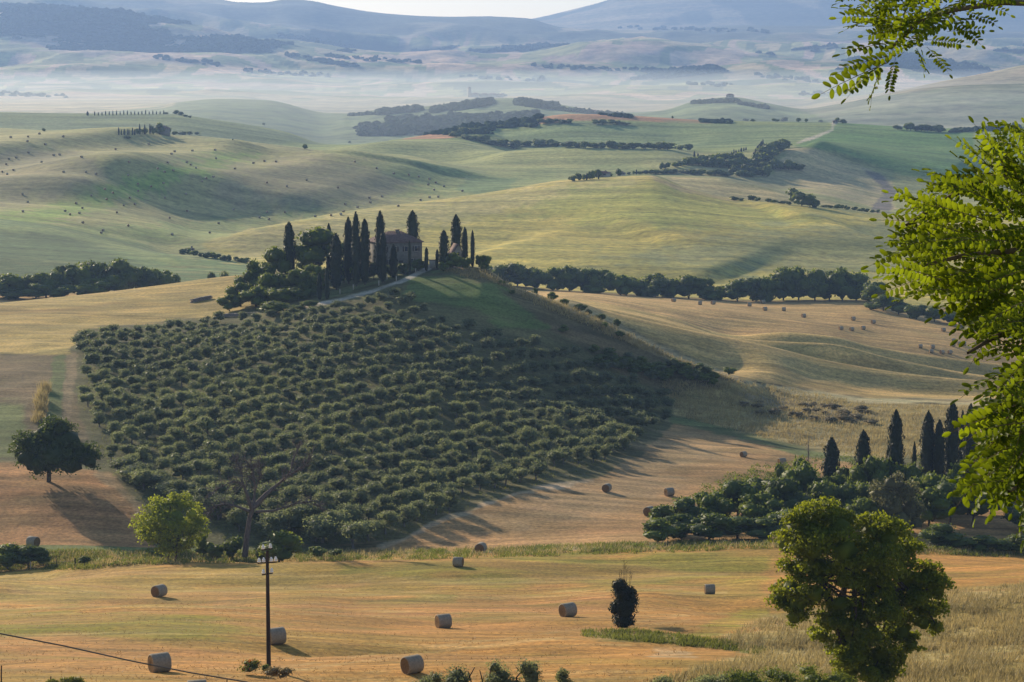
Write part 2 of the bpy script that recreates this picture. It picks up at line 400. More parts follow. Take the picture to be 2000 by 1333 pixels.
field((0.29, 0.26, 0.035), [(1340, 1240), (1450, 1192), (1500, 1196), (1480, 1215), (1400, 1245)], 180, 330, 5, 5)
field((0.40, 0.32, 0.135), [(1400, 1252), (1480, 1212), (1560, 1195), (1850, 1152), (2010, 1138), (2600, 1130), (2600, 1420), (1250, 1420), (1350, 1310), (1480, 1282)], 140, 330, 7, 7)
field((0.17, 0.17, 0.06), [(1140, 1230), (1240, 1230), (1400, 1248), (1510, 1270), (1480, 1278), (1350, 1262), (1140, 1244)], 150, 330, 3, 3)
field((0.48, 0.38, 0.24), [(1280, 1266), (1330, 1262), (1345, 1285), (1270, 1290)], 150, 300, 8, 8, 0.7)
def track(pts, c, w=2.0, gap=5.0, d0=150, d1=392, amount=0.45):
    P = np.array(pts, float)
    for o_ in (-gap/2, gap/2):
        poly = [(x, y + o_ - w/2) for x, y in P] + [(x, y + o_ + w/2) for x, y in P[::-1]]
        field(c, poly, d0, d1, 1.6, 0.8, amount)
for i in range(9):
    y0 = 1124 + i * 10 + i * i * 1.7
    track([(-40, y0 + 6), (250, y0 - 2), (600, y0 + 4), (900, y0 + 12), (1200, y0 + 8), (1420, y0 + 2)], (0.25, 0.165, 0.055) if i % 2 else (0.50, 0.36, 0.15), 2.4, 7.0 + i, amount=0.5)
track([(-40, 1262), (200, 1276), (420, 1284), (700, 1276), (1000, 1290), (1240, 1318)], (0.27, 0.17, 0.06), 3, 12, amount=0.5)
track([(420, 1330), (640, 1296), (900, 1262), (1120, 1236), (1350, 1206)], (0.50, 0.36, 0.16), 3, 10, amount=0.45)
track([(640, 1072), (900, 1046), (1150, 1000), (1350, 930), (1480, 872)], (0.30, 0.19, 0.10), 2.2, 6, 402, 580, 0.45)
track([(820, 1078), (1050, 1050), (1280, 990), (1460, 905), (1540, 884)], (0.48, 0.35, 0.21), 2.2, 7, 402, 580, 0.45)
track([(1000, 1066), (1180, 1040), (1280, 1010)], (0.30, 0.19, 0.10), 2.2, 6, 402, 580, 0.4)
# bank, red stubble, rough ground at the near side of the hill
field((0.42, 0.225, 0.10), [(-600, 905), (90, 905), (190, 925), (262, 985), (300, 1076), (-600, 1074)], 402, 480, 4, 4)
field((0.31, 0.22, 0.12), [(186, 928), (216, 926), (290, 1000), (262, 1004)], 402, 480, 4, 3)
field((0.18, 0.135, 0.075), [(-600, 686), (140, 688), (150, 760), (180, 880), (215, 930), (100, 910), (-600, 905)], 455, 570, 4, 3)
field((0.17, 0.21, 0.075), [(-600, 790), (40, 800), (60, 850), (70, 908), (-600, 906)], 455, 570, 12, 8, 0.8)
field((0.12, 0.15, 0.055), [(104, 700), (128, 690), (126, 820), (94, 824)], 455, 570, 3, 2)
field((0.25, 0.19, 0.11), [(132, 690), (150, 688), (148, 760), (142, 822), (124, 822)], 455, 570, 2, 2)
field((0.46, 0.335, 0.115), [(-600, 700), (60, 690), (140, 690), (152, 646), (300, 630), (420, 616), (500, 604), (560, 575), (500, 520), (-600, 600)], 545, 740, 3, 3)
field((0.36, 0.24, 0.08), [(-100, 612), (120, 602), (240, 590), (240, 594), (100, 612), (-100, 622)], 545, 740, 2, 2, 0.7)
field((0.38, 0.27, 0.09), [(-300, 640), (300, 600), (480, 575), (480, 600), (200, 640), (-300, 680)], 545, 740, 12, 12, 0.5)
# harvested field beside the grove
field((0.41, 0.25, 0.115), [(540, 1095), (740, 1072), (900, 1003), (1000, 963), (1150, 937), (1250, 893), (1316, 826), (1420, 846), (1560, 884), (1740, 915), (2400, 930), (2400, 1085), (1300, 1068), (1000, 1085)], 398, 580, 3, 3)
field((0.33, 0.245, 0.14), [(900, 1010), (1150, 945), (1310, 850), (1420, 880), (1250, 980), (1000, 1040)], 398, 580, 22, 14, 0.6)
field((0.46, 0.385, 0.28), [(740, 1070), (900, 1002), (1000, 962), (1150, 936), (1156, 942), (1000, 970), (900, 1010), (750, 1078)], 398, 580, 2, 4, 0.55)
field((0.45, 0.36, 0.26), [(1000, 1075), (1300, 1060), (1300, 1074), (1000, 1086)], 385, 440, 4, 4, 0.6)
# grassy slope and wheat hills to the east
field((0.36, 0.29, 0.13), [(1280, 740), (1420, 736), (1560, 760), (1700, 785), (1960, 790), (2500, 790), (2500, 940), (1700, 900), (1500, 865), (1320, 824)], 520, 700, 4, 4)
field((0.45, 0.37, 0.21), [(1500, 830), (1700, 840), (1720, 860), (1600, 872), (1480, 850)], 520, 700, 10, 8, 0.7)
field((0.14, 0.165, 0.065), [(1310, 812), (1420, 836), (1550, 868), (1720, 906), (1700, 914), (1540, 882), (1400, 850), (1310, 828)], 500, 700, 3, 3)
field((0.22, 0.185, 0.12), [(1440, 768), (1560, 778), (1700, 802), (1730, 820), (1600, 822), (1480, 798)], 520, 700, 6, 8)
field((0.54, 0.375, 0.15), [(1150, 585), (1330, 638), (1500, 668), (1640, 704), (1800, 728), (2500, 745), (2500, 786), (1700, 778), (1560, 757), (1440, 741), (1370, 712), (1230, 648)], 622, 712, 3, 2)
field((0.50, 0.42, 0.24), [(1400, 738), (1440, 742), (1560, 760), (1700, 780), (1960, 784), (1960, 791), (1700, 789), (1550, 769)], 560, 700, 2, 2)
# hill top
field((0.15, 0.12, 0.065), [(860, 525), (940, 522), (1000, 545), (1450, 745), (1300, 770), (1150, 690), (1060, 640), (960, 570)], 560, 690, 6, 6)  # brown east flank, its colour darkened to stand for the shade on it
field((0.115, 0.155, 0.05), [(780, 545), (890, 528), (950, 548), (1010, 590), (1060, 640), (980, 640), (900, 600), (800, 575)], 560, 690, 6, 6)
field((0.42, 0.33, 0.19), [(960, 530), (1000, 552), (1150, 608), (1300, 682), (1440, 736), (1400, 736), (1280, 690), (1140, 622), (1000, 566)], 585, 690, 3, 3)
field((0.42, 0.38, 0.33), [(560, 606), (640, 587), (700, 573), (780, 548), (830, 523), (850, 514), (856, 518), (838, 529), (785, 553), (705, 579), (640, 595), (570, 612)], 560, 700, 1.2, 0.6)
field((0.13, 0.15, 0.06), [(470, 525), (620, 500), (860, 505), (830, 520), (700, 568), (640, 582), (560, 590), (470, 580)], 610, 720, 3, 3)
# valley behind on the west
field((0.14, 0.21, 0.085), [(-600, 400), (100, 434), (250, 472), (360, 504), (480, 512), (520, 560), (-600, 600)], 760, 1240, 4, 3)
field((0.085, 0.14, 0.06), [(-600, 430), (60, 448), (200, 482), (270, 520), (150, 545), (-600, 560)], 760, 1240, 8, 5)
field((0.22, 0.27, 0.10), [(-600, 424), (110, 446), (260, 484), (350, 512), (340, 517), (250, 492), (100, 456), (-600, 440)], 760, 1240, 3, 3, 0.8)
# big pale green hill
field((0.50, 0.41, 0.105), [(388, 476), (500, 444), (700, 406), (900, 382), (1100, 350), (1265, 340), (1440, 388), (1720, 420), (2500, 440), (2500, 600), (1000, 600), (470, 515)], 1010, 1545, 3, 2)
field((0.50, 0.42, 0.17), [(388, 476), (500, 446), (700, 408), (900, 383), (1100, 352), (1265, 342), (1200, 390), (1000, 420), (700, 455), (480, 508)], 1010, 1545, 12, 8)
field((0.36, 0.37, 0.09), [(1120, 365), (1300, 362), (1420, 400), (1600, 430), (1500, 450), (1100, 430), (1000, 415)], 1010, 1545, 14, 10, 0.7)
field((0.27, 0.29, 0.14), [(1350, 470), (1550, 440), (1760, 440), (1760, 540), (1400, 530), (1150, 520)], 1010, 1545, 22, 14, 0.8)
field((0.48, 0.37, 0.17), [(1262, 343), (1275, 343), (1330, 365), (1425, 389), (1440, 394), (1330, 375)], 1200, 1560, 2, 1)
field((0.46, 0.38, 0.18), [(1262, 343), (1400, 347), (1540, 380), (1720, 415), (1720, 425), (1600, 408), (1440, 394), (1330, 372)], 1545, 1760, 2, 2)
# hillside with bales
field((0.32, 0.30, 0.125), [(-600, 240), (200, 260), (500, 276), (760, 318), (900, 350), (800, 400), (480, 430), (390, 470), (-600, 430)], 1180, 2060, 5, 4)
field((0.24, 0.33, 0.075), [(-600, 460), (60, 412), (150, 385), (260, 345), (420, 298), (490, 305), (350, 352), (230, 398), (120, 430), (60, 446), (-600, 480)], 1180, 2060, 12, 8)
field((0.27, 0.315, 0.11), [(60, 440), (300, 440), (500, 425), (720, 395), (870, 352), (910, 372), (700, 400), (500, 440), (390, 474), (200, 466)], 1180, 2060, 10, 6)
field((0.245, 0.20, 0.15), [(60, 292), (170, 305), (200, 350), (100, 395), (-300, 420), (-300, 300)], 1180, 2060, 14, 8, 0.45)  # dull brown tint painting the shaded hollow on the slope
field((0.255, 0.21, 0.15), [(420, 340), (600, 302), (820, 345), (760, 392), (600, 405), (440, 400)], 1180, 2060, 14, 8, 0.45)  # same painted shade, on the slope face turned from the sun
field((0.25, 0.29, 0.11), [(640, 300), (800, 318), (1000, 330), (1260, 325), (1300, 340), (1100, 352), (900, 376), (800, 350)], 1500, 2300, 8, 5)
field((0.31, 0.33, 0.125), [(640, 291), (780, 275), (960, 285), (1150, 282), (1330, 290), (1250, 320), (950, 325), (860, 325)], 1900, 2300, 6, 4)
field((0.17, 0.24, 0.10), [(920, 345), (1010, 350), (990, 365), (930, 384), (890, 372)], 1500, 2100, 4, 3)
# farm ridge
field((0.44, 0.23, 0.125), [(790, 272), (870, 254), (1000, 236), (1120, 220), (1420, 235), (1380, 241), (1120, 236), (960, 250), (860, 272)], 2240, 2560, 2, 2)
field((0.21, 0.27, 0.11), [(960, 262), (1100, 240), (1400, 243), (1620, 240), (1610, 262), (1540, 282), (1340, 290), (1000, 285)], 2000, 2560, 4, 3)
field((0.13, 0.24, 0.065), [(1550, 286), (1610, 262), (1636, 239), (1760, 245), (1900, 252), (1900, 360), (1760, 345), (1640, 300)], 1900, 2560, 3, 2)
field((0.47, 0.385, 0.20), [(1500, 350), (1540, 290), (1590, 288), (1680, 318), (1745, 355), (1745, 412), (1660, 392), (1560, 372)], 1600, 2200, 4, 3)
field((0.30, 0.28, 0.14), [(1290, 340), (1380, 320), (1500, 335), (1560, 360), (1540, 376), (1400, 346)], 1600, 2200, 5, 4)
field((0.52, 0.47, 0.36), [(1624, 240), (1633, 240), (1629, 255), (1604, 267), (1560, 281), (1555, 279), (1598, 263), (1622, 253)], 1900, 2560, 1.2, 0.5)
field((0.16, 0.145, 0.14), [(1670, 322), (1720, 338), (1748, 372), (1738, 416), (1702, 412), (1722, 375), (1700, 345)], 1600, 2200, 3, 3, 0.9)  # gully: its shadow painted in as dark grey
field((0.16, 0.21, 0.10), [(-600, 215), (330, 222), (550, 255), (650, 285), (-600, 262)], 2200, 2560, 4, 2)
# plain and slopes beyond
field((0.52, 0.44, 0.28), [(-600, 190), (350, 190), (340, 205), (200, 222), (-600, 222)], 2600, 5200, 4, 3)
field((0.42, 0.36, 0.25), [(1560, 210), (1700, 186), (1850, 155), (2000, 124), (2500, 90), (2500, 164), (1900, 166), (1750, 186)], 2600, 5000, 4, 3)
field((0.28, 0.29, 0.20), [(1560, 212), (1750, 182), (1900, 166), (2500, 162), (2500, 270), (1700, 262)], 2600, 3700, 4, 3)
pn = fbm(GX / 420 + 3, GD / 900, 41, 2); pn2 = fbm(GX / 300, GD / 600, 43, 3)
mt = sm(GD, 4200, 5200)
cells = np.floor((fbm(GX / 520, GD / 1100, 51, 3) + 0.9) * 10) % 5
pal = np.array([(0.46, 0.38, 0.22), (0.20, 0.24, 0.10), (0.64, 0.46, 0.32), (0.38, 0.38, 0.17), (0.14, 0.18, 0.08)])
w = mt * (1 - sm(GD, 9300, 9900)) * 0.92
for i in range(3): base[..., i] = base[..., i] * (1 - w) + pal[cells.astype(int), i] * w
def wood_weight():
    left = sm(PX, -400, 0) * (1 - sm(PX, 650, 1000)) * sm(GD, 7050, 7500) * (1 - sm(GD, 8900, 9200))
    thr = 0.02 + 0.30 * sm(PY, 40, 130) - 0.16 * (1 - sm(PX, 200, 500))
    wd = sm(fbm(GX / 520, GD / 420, 61, 4), thr, thr + 0.05) * left
    rest = sm(fbm(GX / 600, GD / 700, 67, 4), 0.22, 0.26) * sm(GD, 6300, 7000) * (1 - left) * (1 - sm(GD, 9300, 9900))
    return np.maximum(wd, rest)
WOOD = wood_weight()
for i, c in enumerate((0.045, 0.065, 0.04)): base[..., i] = base[..., i] * (1 - WOOD) + c * WOOD
hi = sm(GD, 9500, 10200); hn = sm(pn + 0.5 * pn2, 0.10, 0.2) * hi
for i, c in enumerate((0.30, 0.27, 0.17)): base[..., i] = base[..., i] * (1 - hn) + c * hn
field((0.50, 0.36, 0.27), [(1065, 115), (1180, 88), (1270, 82), (1310, 96), (1250, 112), (1150, 128)], 6900, 8600, 4, 4)
field((0.50, 0.38, 0.28), [(0, 72), (120, 80), (250, 105), (400, 118), (470, 132), (330, 126), (200, 112), (60, 90)], 6900, 8600, 4, 4)
big = fbm(GX / 130, GD / 130, 71, 3) * (0.5 * (1 - sm(GD, 1200, 2500)))
base *= (1 + big * 0.5)[..., None]
mot = sm(fbm(GX / 16, GD / 7, 73, 4), -0.05, 0.35) * (1 - sm(GD, 370, 400)) * 0.55
for i, c in enumerate((0.24, 0.185, 0.04)): base[..., i] = base[..., i] * (1 - mot) + c * mot
mo2 = sm(fbm(GX / 22, GD / 9, 75, 4), 0.08, 0.4) * (1 - sm(GD, 370, 400)) * 0.45
for i, c in enumerate((0.42, 0.215, 0.08)): base[..., i] = base[..., i] * (1 - mo2) + c * mo2
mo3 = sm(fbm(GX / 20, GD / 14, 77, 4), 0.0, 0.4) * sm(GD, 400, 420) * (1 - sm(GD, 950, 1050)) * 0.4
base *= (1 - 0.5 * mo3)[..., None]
base = np.clip(base, 0.02, 0.8)

# ------------------------------------------------------------------ the ground, one continuous sheet cut along field borders
feat_row = []
cnt = 0
for k in range(len(FEATS)):
    feat_row.append(int(np.argmin(np.abs(GL[:, NC//2] - lF[k, NC//2]))))
def new_mesh(name, V, faces_idx, nper):
    me = bpy.data.meshes.new(name)
    V = np.asarray(V, np.float32); Fi = np.asarray(faces_idx, np.int32).reshape(-1)
    nf = len(Fi) // nper
    me.vertices.add(len(V)); me.vertices.foreach_set('co', V.ravel())
    me.loops.add(len(Fi)); me.loops.foreach_set('vertex_index', Fi)
    me.polygons.add(nf); me.polygons.foreach_set('loop_start', np.arange(nf, dtype=np.int32) * nper)
    me.polygons.foreach_set('loop_total', np.full(nf, nper, np.int32))
    me.update(calc_edges=True)
    return me
def sheet(name, r0, r1, mat, label=None):
    sl = slice(r0, r1 + 1); nr = r1 - r0 + 1
    V = np.stack([GX[sl], GD[sl], GZ[sl]], -1).reshape(-1, 3)
    i = np.arange(nr - 1)[:, None] * NC + np.arange(NC - 1)[None, :]
    Q = np.stack([i, i + 1, i + NC + 1, i + NC], -1).reshape(-1, 4)
    me = new_mesh(name, V, Q, 4)
    me.polygons.foreach_set('use_smooth', np.ones(len(me.polygons), bool))
    at = me.attributes.new('field_colour', 'FLOAT_COLOR', 'POINT')
    cc = np.concatenate([base[sl].reshape(-1, 3), np.ones((nr * NC, 1))], 1).astype(np.float32)
    at.data.foreach_set('color', cc.ravel())
    me.materials.append(mat)
    o = bpy.data.objects.new(name, me); COL.objects.link(o); o['kind'] = 'structure'
    if label: o['label'] = label
    return o
m_near = ground_material('stubble_ground', 1.6, 0.06, 0.5, 0.10, 0.12)
m_hill = ground_material('hill_ground', 1.3, 0.05, 0.22, 0.12, 0.9)
m_wheat = ground_material('wheat_ground', 0.9, 0.05, 0.25, 0.25, 1.3)
m_far = ground_material('far_ground', 0.25, 0.02, 0.055, 0.4, 0.1)
m_mtn = ground_material('mountain_ground', 0.03, 0.006, 0.004, 2.0, 0.2)
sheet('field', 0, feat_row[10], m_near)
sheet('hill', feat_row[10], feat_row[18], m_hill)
sheet('wheat_hills', feat_row[18], feat_row[26], m_wheat)
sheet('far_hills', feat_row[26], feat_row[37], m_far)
sheet('mountains', feat_row[37], NR - 1, m_mtn)

# ------------------------------------------------------------------ haze in the air, and the mist lying in the valley
def air(name, x0, x1, y0, y1, z0, z1, density, colour, g):
    me = bpy.data.meshes.new(name)
    v = [(x, y, z) for z in (z0, z1) for y in (y0, y1) for x in (x0, x1)]
    me.from_pydata(v, [], [(0, 2, 3, 1), (4, 5, 7, 6), (0, 1, 5, 4), (2, 6, 7, 3), (0, 4, 6, 2), (1, 3, 7, 5)])
    m = bpy.data.materials.new(name + '_air'); m.use_nodes = True
    n = m.node_tree; n.nodes.remove(n.nodes['Principled BSDF'])
    pv = n.nodes.new('ShaderNodeVolumePrincipled')
    pv.inputs['Density'].default_value = density; pv.inputs['Color'].default_value = (*colour, 1); pv.inputs['Anisotropy'].default_value = g
    n.links.new(pv.outputs[0], n.nodes['Material Output'].inputs['Volume'])
    me.materials.append(m)
    o = bpy.data.objects.new(name, me); COL.objects.link(o); o['kind'] = 'stuff'
    return o
zmin = float(GZ.min()) - 1.0; zmax = float(GZ.max()) + 12
hz = air('haze', -8200, 8200, -30, 17400, zmin, zmax, 7.2e-5, (0.35, 0.55, 1.0), 0.3)
mist = air('mist', -2600, 2600, 2640, 6900, zmin + 0.5, -52, 1.9e-4, (0.80, 0.91, 1.0), 0.35)
mist['label'] = 'low white morning mist lying on the valley floor'
# ------------------------------------------------------------------ plant and wood materials
def leaf_material(name, colour, trans, var=0.35, tmix=0.38, patch=0.6, warm=(1.25, 1.12, 0.7)):
    m, n, b = nt(name)
    info = n.nodes.new('ShaderNodeObjectInfo')
    geo = n.nodes.new('ShaderNodeNewGeometry')
    p = position(n)
    f = noise(n, patch, 3, 0.6, p)
    k = math_(n, 'ADD', math_(n, 'MULTIPLY', f, 1.0), math_(n, 'MULTIPLY', math_(n, 'SUBTRACT', info.outputs['Random'], 0.5), var))
    k = math_(n, 'ADD', k, math_(n, 'MULTIPLY', math_(n, 'SUBTRACT', geo.outputs['Random Per Island'], 0.5), 0.45))
    kk = ramp(n, k, 0.2, 0.8)
    dark = tuple(c * 0.62 for c in colour); light = tuple(min(1, c * w) for c, w in zip(colour, warm))
    c1 = mixcol(n, kk, dark, light)
    tl = tuple(min(1, c * w) for c, w in zip(trans, warm)); td = tuple(c * 0.6 for c in trans)
    c2 = mixcol(n, kk, td, tl)
    n.links.new(c1, b.inputs['Base Color']); b.inputs['Roughness'].default_value = 0.6; b.inputs['Specular IOR Level'].default_value = 0.2
    tr = n.nodes.new('ShaderNodeBsdfTranslucent'); n.links.new(c2, tr.inputs['Color'])
    mx = n.nodes.new('ShaderNodeMixShader'); mx.inputs[0].default_value = tmix
    n.links.new(b.outputs[0], mx.inputs[1]); n.links.new(tr.outputs[0], mx.inputs[2])
    n.links.new(mx.outputs[0], n.nodes['Material Output'].inputs['Surface'])
    return m
def plain(name, colour, rough=0.9, scale=3.0, amt=0.3, spec=0.1, bump=0.02, stretch=(1, 1, 1), metal=0):
    m, n, b = nt(name)
    p = position(n, stretch, obj=True)
    f = noise(n, scale, 5, 0.65, p)
    c = mixcol(n, ramp(n, f, 0.3, 0.7), tuple(x * (1 - amt) for x in colour), tuple(min(1, x * (1 + amt)) for x in colour))
    n.links.new(c, b.inputs['Base Color']); b.inputs['Roughness'].default_value = rough; b.inputs['Specular IOR Level'].default_value = spec
    b.inputs['Metallic'].default_value = metal
    if bump:
        bp = n.nodes.new('ShaderNodeBump'); bp.inputs['Distance'].default_value = bump; bp.inputs['Strength'].default_value = 0.6
        n.links.new(f, bp.inputs['Height']); n.links.new(bp.outputs[0], b.inputs['Normal'])
    return m
M = dict(
 olive=leaf_material('olive_leaves', (0.145, 0.178, 0.105), (0.26, 0.31, 0.135), 0.4, 0.45, 0.5, (1.3, 1.2, 1.0)),
 oak=leaf_material('oak_leaves', (0.085, 0.13, 0.035), (0.22, 0.29, 0.05), 0.5, 0.38, 0.3),
 dark=leaf_material('dark_leaves', (0.045, 0.075, 0.022), (0.11, 0.16, 0.03), 0.3, 0.34, 0.3),
 maple=leaf_material('maple_leaves', (0.085, 0.125, 0.018), (0.34, 0.41, 0.026), 0.2, 0.42, 0.5),
 bright=leaf_material('bright_leaves', (0.14, 0.21, 0.03), (0.46, 0.54, 0.05), 0.3, 0.42, 0.4),
 willow=leaf_material('willow_leaves', (0.17, 0.17, 0.085), (0.25, 0.25, 0.10), 0.2, 0.35, 0.5, (1.2, 1.15, 0.95)),
 cypress=leaf_material('cypress_leaves', (0.024, 0.035, 0.016), (0.035, 0.05, 0.014), 0.4, 0.15, 0.6, (1.25, 1.2, 1.0)),
 locust=leaf_material('locust_leaves', (0.070, 0.115, 0.008), (0.25, 0.335, 0.010), 0.6, 0.45, 2.5, (1.22, 1.15, 0.8)),
 brown=leaf_material('dry_bush_leaves', (0.20, 0.17, 0.095), (0.24, 0.19, 0.09), 0.3, 0.25, 0.8, (1.3, 1.2, 1.0)),
 straw=leaf_material('straw_blades', (0.40, 0.33, 0.165), (0.42, 0.34, 0.15), 0.3, 0.4, 0.15, (1.2, 1.15, 1.05)),
 green=leaf_material('grass_blades', (0.11, 0.14, 0.04), (0.20, 0.24, 0.05), 0.3, 0.4, 0.15, (1.4, 1.2, 0.9)),
 stubble=leaf_material('stubble_stalks', (0.42, 0.27, 0.11), (0.42, 0.26, 0.09), 0.3, 0.35, 0.12, (1.2, 1.1, 1.0)),
 flower=leaf_material('flower_petals', (0.55, 0.12, 0.03), (0.6, 0.14, 0.03), 0.3, 0.3),
 bark=plain('bark', (0.075, 0.058, 0.045), 0.95, 4.0, 0.35, 0.05, 0.03, (1, 1, 0.25)),
 dead_bark=plain('dead_bark', (0.125, 0.105, 0.098), 0.95, 4.0, 0.4, 0.05, 0.03, (1, 1, 0.25)),
 woods=plain('woodland', (0.045, 0.065, 0.035), 1.0, 0.05, 0.4, 0.0, 0.0),
 grey_bark=plain('grey_bark', (0.16, 0.14, 0.125), 0.95, 4.0, 0.4, 0.05, 0.03, (1, 1, 0.25)),
 twig=plain('twig_bark', (0.12, 0.085, 0.05), 0.9, 20.0, 0.3, 0.1, 0.003),
 wrap=plain('bale_net', (0.30, 0.255, 0.19), 0.85, 5.0, 0.22, 0.15, 0.02, (1, 1, 1)),
 straw_end=plain('bale_straw', (0.20, 0.125, 0.06), 0.95, 9.0, 0.35, 0.05, 0.04),
 pole=plain('creosoted_wood', (0.045, 0.034, 0.028), 0.85, 5.0, 0.35, 0.15, 0.01, (1, 1, 0.1)),
 steel=plain('galvanised_steel', (0.22, 0.21, 0.20), 0.6, 6.0, 0.2, 0.3, 0.0, metal=0.3),
 ceramic=plain('white_ceramic', (0.82, 0.82, 0.80), 0.25, 4.0, 0.06, 0.5, 0.0),
 cable=plain('cable_sheath', (0.10, 0.088, 0.085), 0.6, 3.0, 0.15, 0.3, 0.0),
 stone=plain('field_stone', (0.30, 0.255, 0.23), 0.95, 2.5, 0.35, 0.05, 0.05),
 plaster=plain('old_plaster', (0.19, 0.175, 0.15), 0.95, 1.2, 0.25, 0.05, 0.02),
 cream=plain('cream_plaster', (0.42, 0.37, 0.31), 0.95, 1.0, 0.15, 0.05, 0.02),
 tile=plain('roof_tile', (0.17, 0.115, 0.10), 0.9, 1.6, 0.35, 0.08, 0.02),
 shutter=plain('shutter_wood', (0.07, 0.055, 0.045), 0.7, 3.0, 0.3, 0.2, 0.0),
 glass=plain('window_glass', (0.03, 0.035, 0.045), 0.12, 1.0, 0.2, 0.5, 0.0),
)

# ------------------------------------------------------------------ mesh builders
def tri_quads(V, mat_index=None): pass
def leaf_quads(Cn, Nn, size, r, aspect=0.62, up=None):
    """one diamond leaf per centre, lying across the normal"""
    n = len(Cn)
    rnd = r.normal(size=(n, 3))
    if up is not None: rnd = rnd * 0.35 + up
    t = np.cross(Nn, np.cross(rnd, Nn)); t /= np.linalg.norm(t, axis=1, keepdims=True) + 1e-9
    b = np.cross(Nn, t)
    s = size[:, None]
    V = np.stack([Cn - t*s*0.5, Cn + b*s*aspect*0.5 + Nn*s*0.06, Cn + t*s*0.5, Cn - b*s*aspect*0.5 + Nn*s*0.06], 1)
    return V.reshape(-1, 3)
def clump_leaves(blobs, n, size, r, spread=0.9, inner=0.12, aspect=0.62):
    """blobs: rows of (x, y, z, rx, ry, rz)"""
    B = np.asarray(blobs, float)
    wt = (B[:, 3] * B[:, 5]); wt = wt / wt.sum()
    k = r.choice(len(B), n, p=wt)
    d = r.normal(size=(n, 3)); d /= np.linalg.norm(d, axis=1, keepdims=True)
    d[:, 2] = np.where(d[:, 2] < -0.35, -d[:, 2] * 0.7, d[:, 2])
    rad = 1.0 - np.abs(r.normal(size=n)) * 0.22
    rad = np.where(r.random(n) < inner, r.random(n) * 0.7, rad) * r.uniform(0.92, 1.1, n)
    Cn = B[k, :3] + d * rad[:, None] * B[k, 3:6]
    N = d + r.normal(size=(n, 3)) * spread; N /= np.linalg.norm(N, axis=1, keepdims=True)
    sz = size * r.uniform(0.55, 1.35, n)
    return leaf_quads(Cn, N, sz, r, aspect)
def quads_mesh(name, V, mat):
    me = new_mesh(name, V, np.arange(len(V)), 4)
    me.materials.append(mat); return me
def ico():
    import bmesh
    bm = bmesh.new(); bmesh.ops.create_icosphere(bm, subdivisions=2, radius=1.0)
    v = np.array([p.co for p in bm.verts]); f = np.array([[q.index for q in g.verts] for g in bm.faces]); bm.free(); return v, f
ICO_V, ICO_F = ico()
def join_mesh(name, parts, mats):
    """parts: list of (verts, faces as list/array with constant side count, material index)"""
    V = []; loops = []; starts = []; totals = []; mi = []; off = 0; lp = 0
    for v, f, k in parts:
        v = np.asarray(v, float); f = np.asarray(f, int)
        V.append(v); loops.append((f + off).ravel()); nper = f.shape[1]
        starts.append(lp + np.arange(len(f)) * nper); totals.append(np.full(len(f), nper)); mi.append(np.full(len(f), k))
        off += len(v); lp += f.size
    V = np.concatenate(V).astype(np.float32); L = np.concatenate(loops).astype(np.int32)
    me = bpy.data.meshes.new(name)
    me.vertices.add(len(V)); me.vertices.foreach_set('co', V.ravel())
    me.loops.add(len(L)); me.loops.foreach_set('vertex_index', L)
    nf = sum(len(s) for s in starts); me.polygons.add(nf)
    me.polygons.foreach_set('loop_start', np.concatenate(starts).astype(np.int32)); me.polygons.foreach_set('loop_total', np.concatenate(totals).astype(np.int32))
    for m in mats: me.materials.append(m)
    me.polygons.foreach_set('material_index', np.concatenate(mi).astype(np.int32))
    me.update(calc_edges=True)
    return me
def smooth(me):
    me.polygons.foreach_set('use_smooth', np.ones(len(me.polygons), bool)); return me
def tube(pts, radii, sides=7):
    P = np.asarray(pts, float); n = len(P); V = []; 
    T = np.gradient(P, axis=0); T /= np.linalg.norm(T, axis=1, keepdims=True) + 1e-9
    ref = np.array([0.31, 0.87, 0.2]) if abs(T[0, 2]) > 0.7 else np.array([0, 0, 1.0])
    for i in range(n):
        a = np.cross(T[i], ref); a /= np.linalg.norm(a) + 1e-9; b = np.cross(T[i], a)
        th = np.arange(sides) / sides * 2 * math.pi
        V.append(P[i] + radii[i] * (np.cos(th)[:, None] * a + np.sin(th)[:, None] * b))
    V = np.concatenate(V); F_ = []
    for i in range(n - 1):
        for j in range(sides):
            q = (j + 1) % sides
            F_.append((i*sides + j, i*sides + q, (i+1)*sides + q, (i+1)*sides + j))
    return V, np.array(F_)
def core(blobs, r, k=0.74):
    out = []
    for b in blobs:
        nz = 1 + 0.18 * r.normal(size=len(ICO_V))
        out.append((np.asarray(b[:3]) + ICO_V * nz[:, None] * np.asarray(b[3:6]) * k, ICO_F))
    return out
def crown_mesh(name, blobs, n, size, mat, seed, core_k=0.74, spread=0.9, aspect=0.62):
    r = np.random.default_rng(seed)
    V = clump_leaves(blobs, n, size, r, spread, aspect=aspect)
    parts = [(V, np.arange(len(V)).reshape(-1, 4), 0)]
    if core_k: parts += [(v, f, 0) for v, f in core(blobs, r, core_k)]
    return join_mesh(name, parts, [mat])
def lumpy(W, H, z0, n, seed, rr=(0.24, 0.36), flat=1.0):
    """clumps filling an egg-shaped crown W wide, H tall, its bottom at z0"""
    r = np.random.default_rng(seed); out = []
    for i in range(n):
        d = r.normal(size=3); d /= np.linalg.norm(d); q = r.random()**0.4 * 0.72
        s = r.uniform(*rr)
        z = d[2] * q * 0.5 * H; wz = 1 - 0.25 * max(0, -d[2])
        out.append((d[0]*q*0.5*W*wz, d[1]*q*0.5*W*wz, z0 + H*0.5 + z, s*W, s*W, s*H*flat*r.uniform(0.75, 1.0)))
    return out
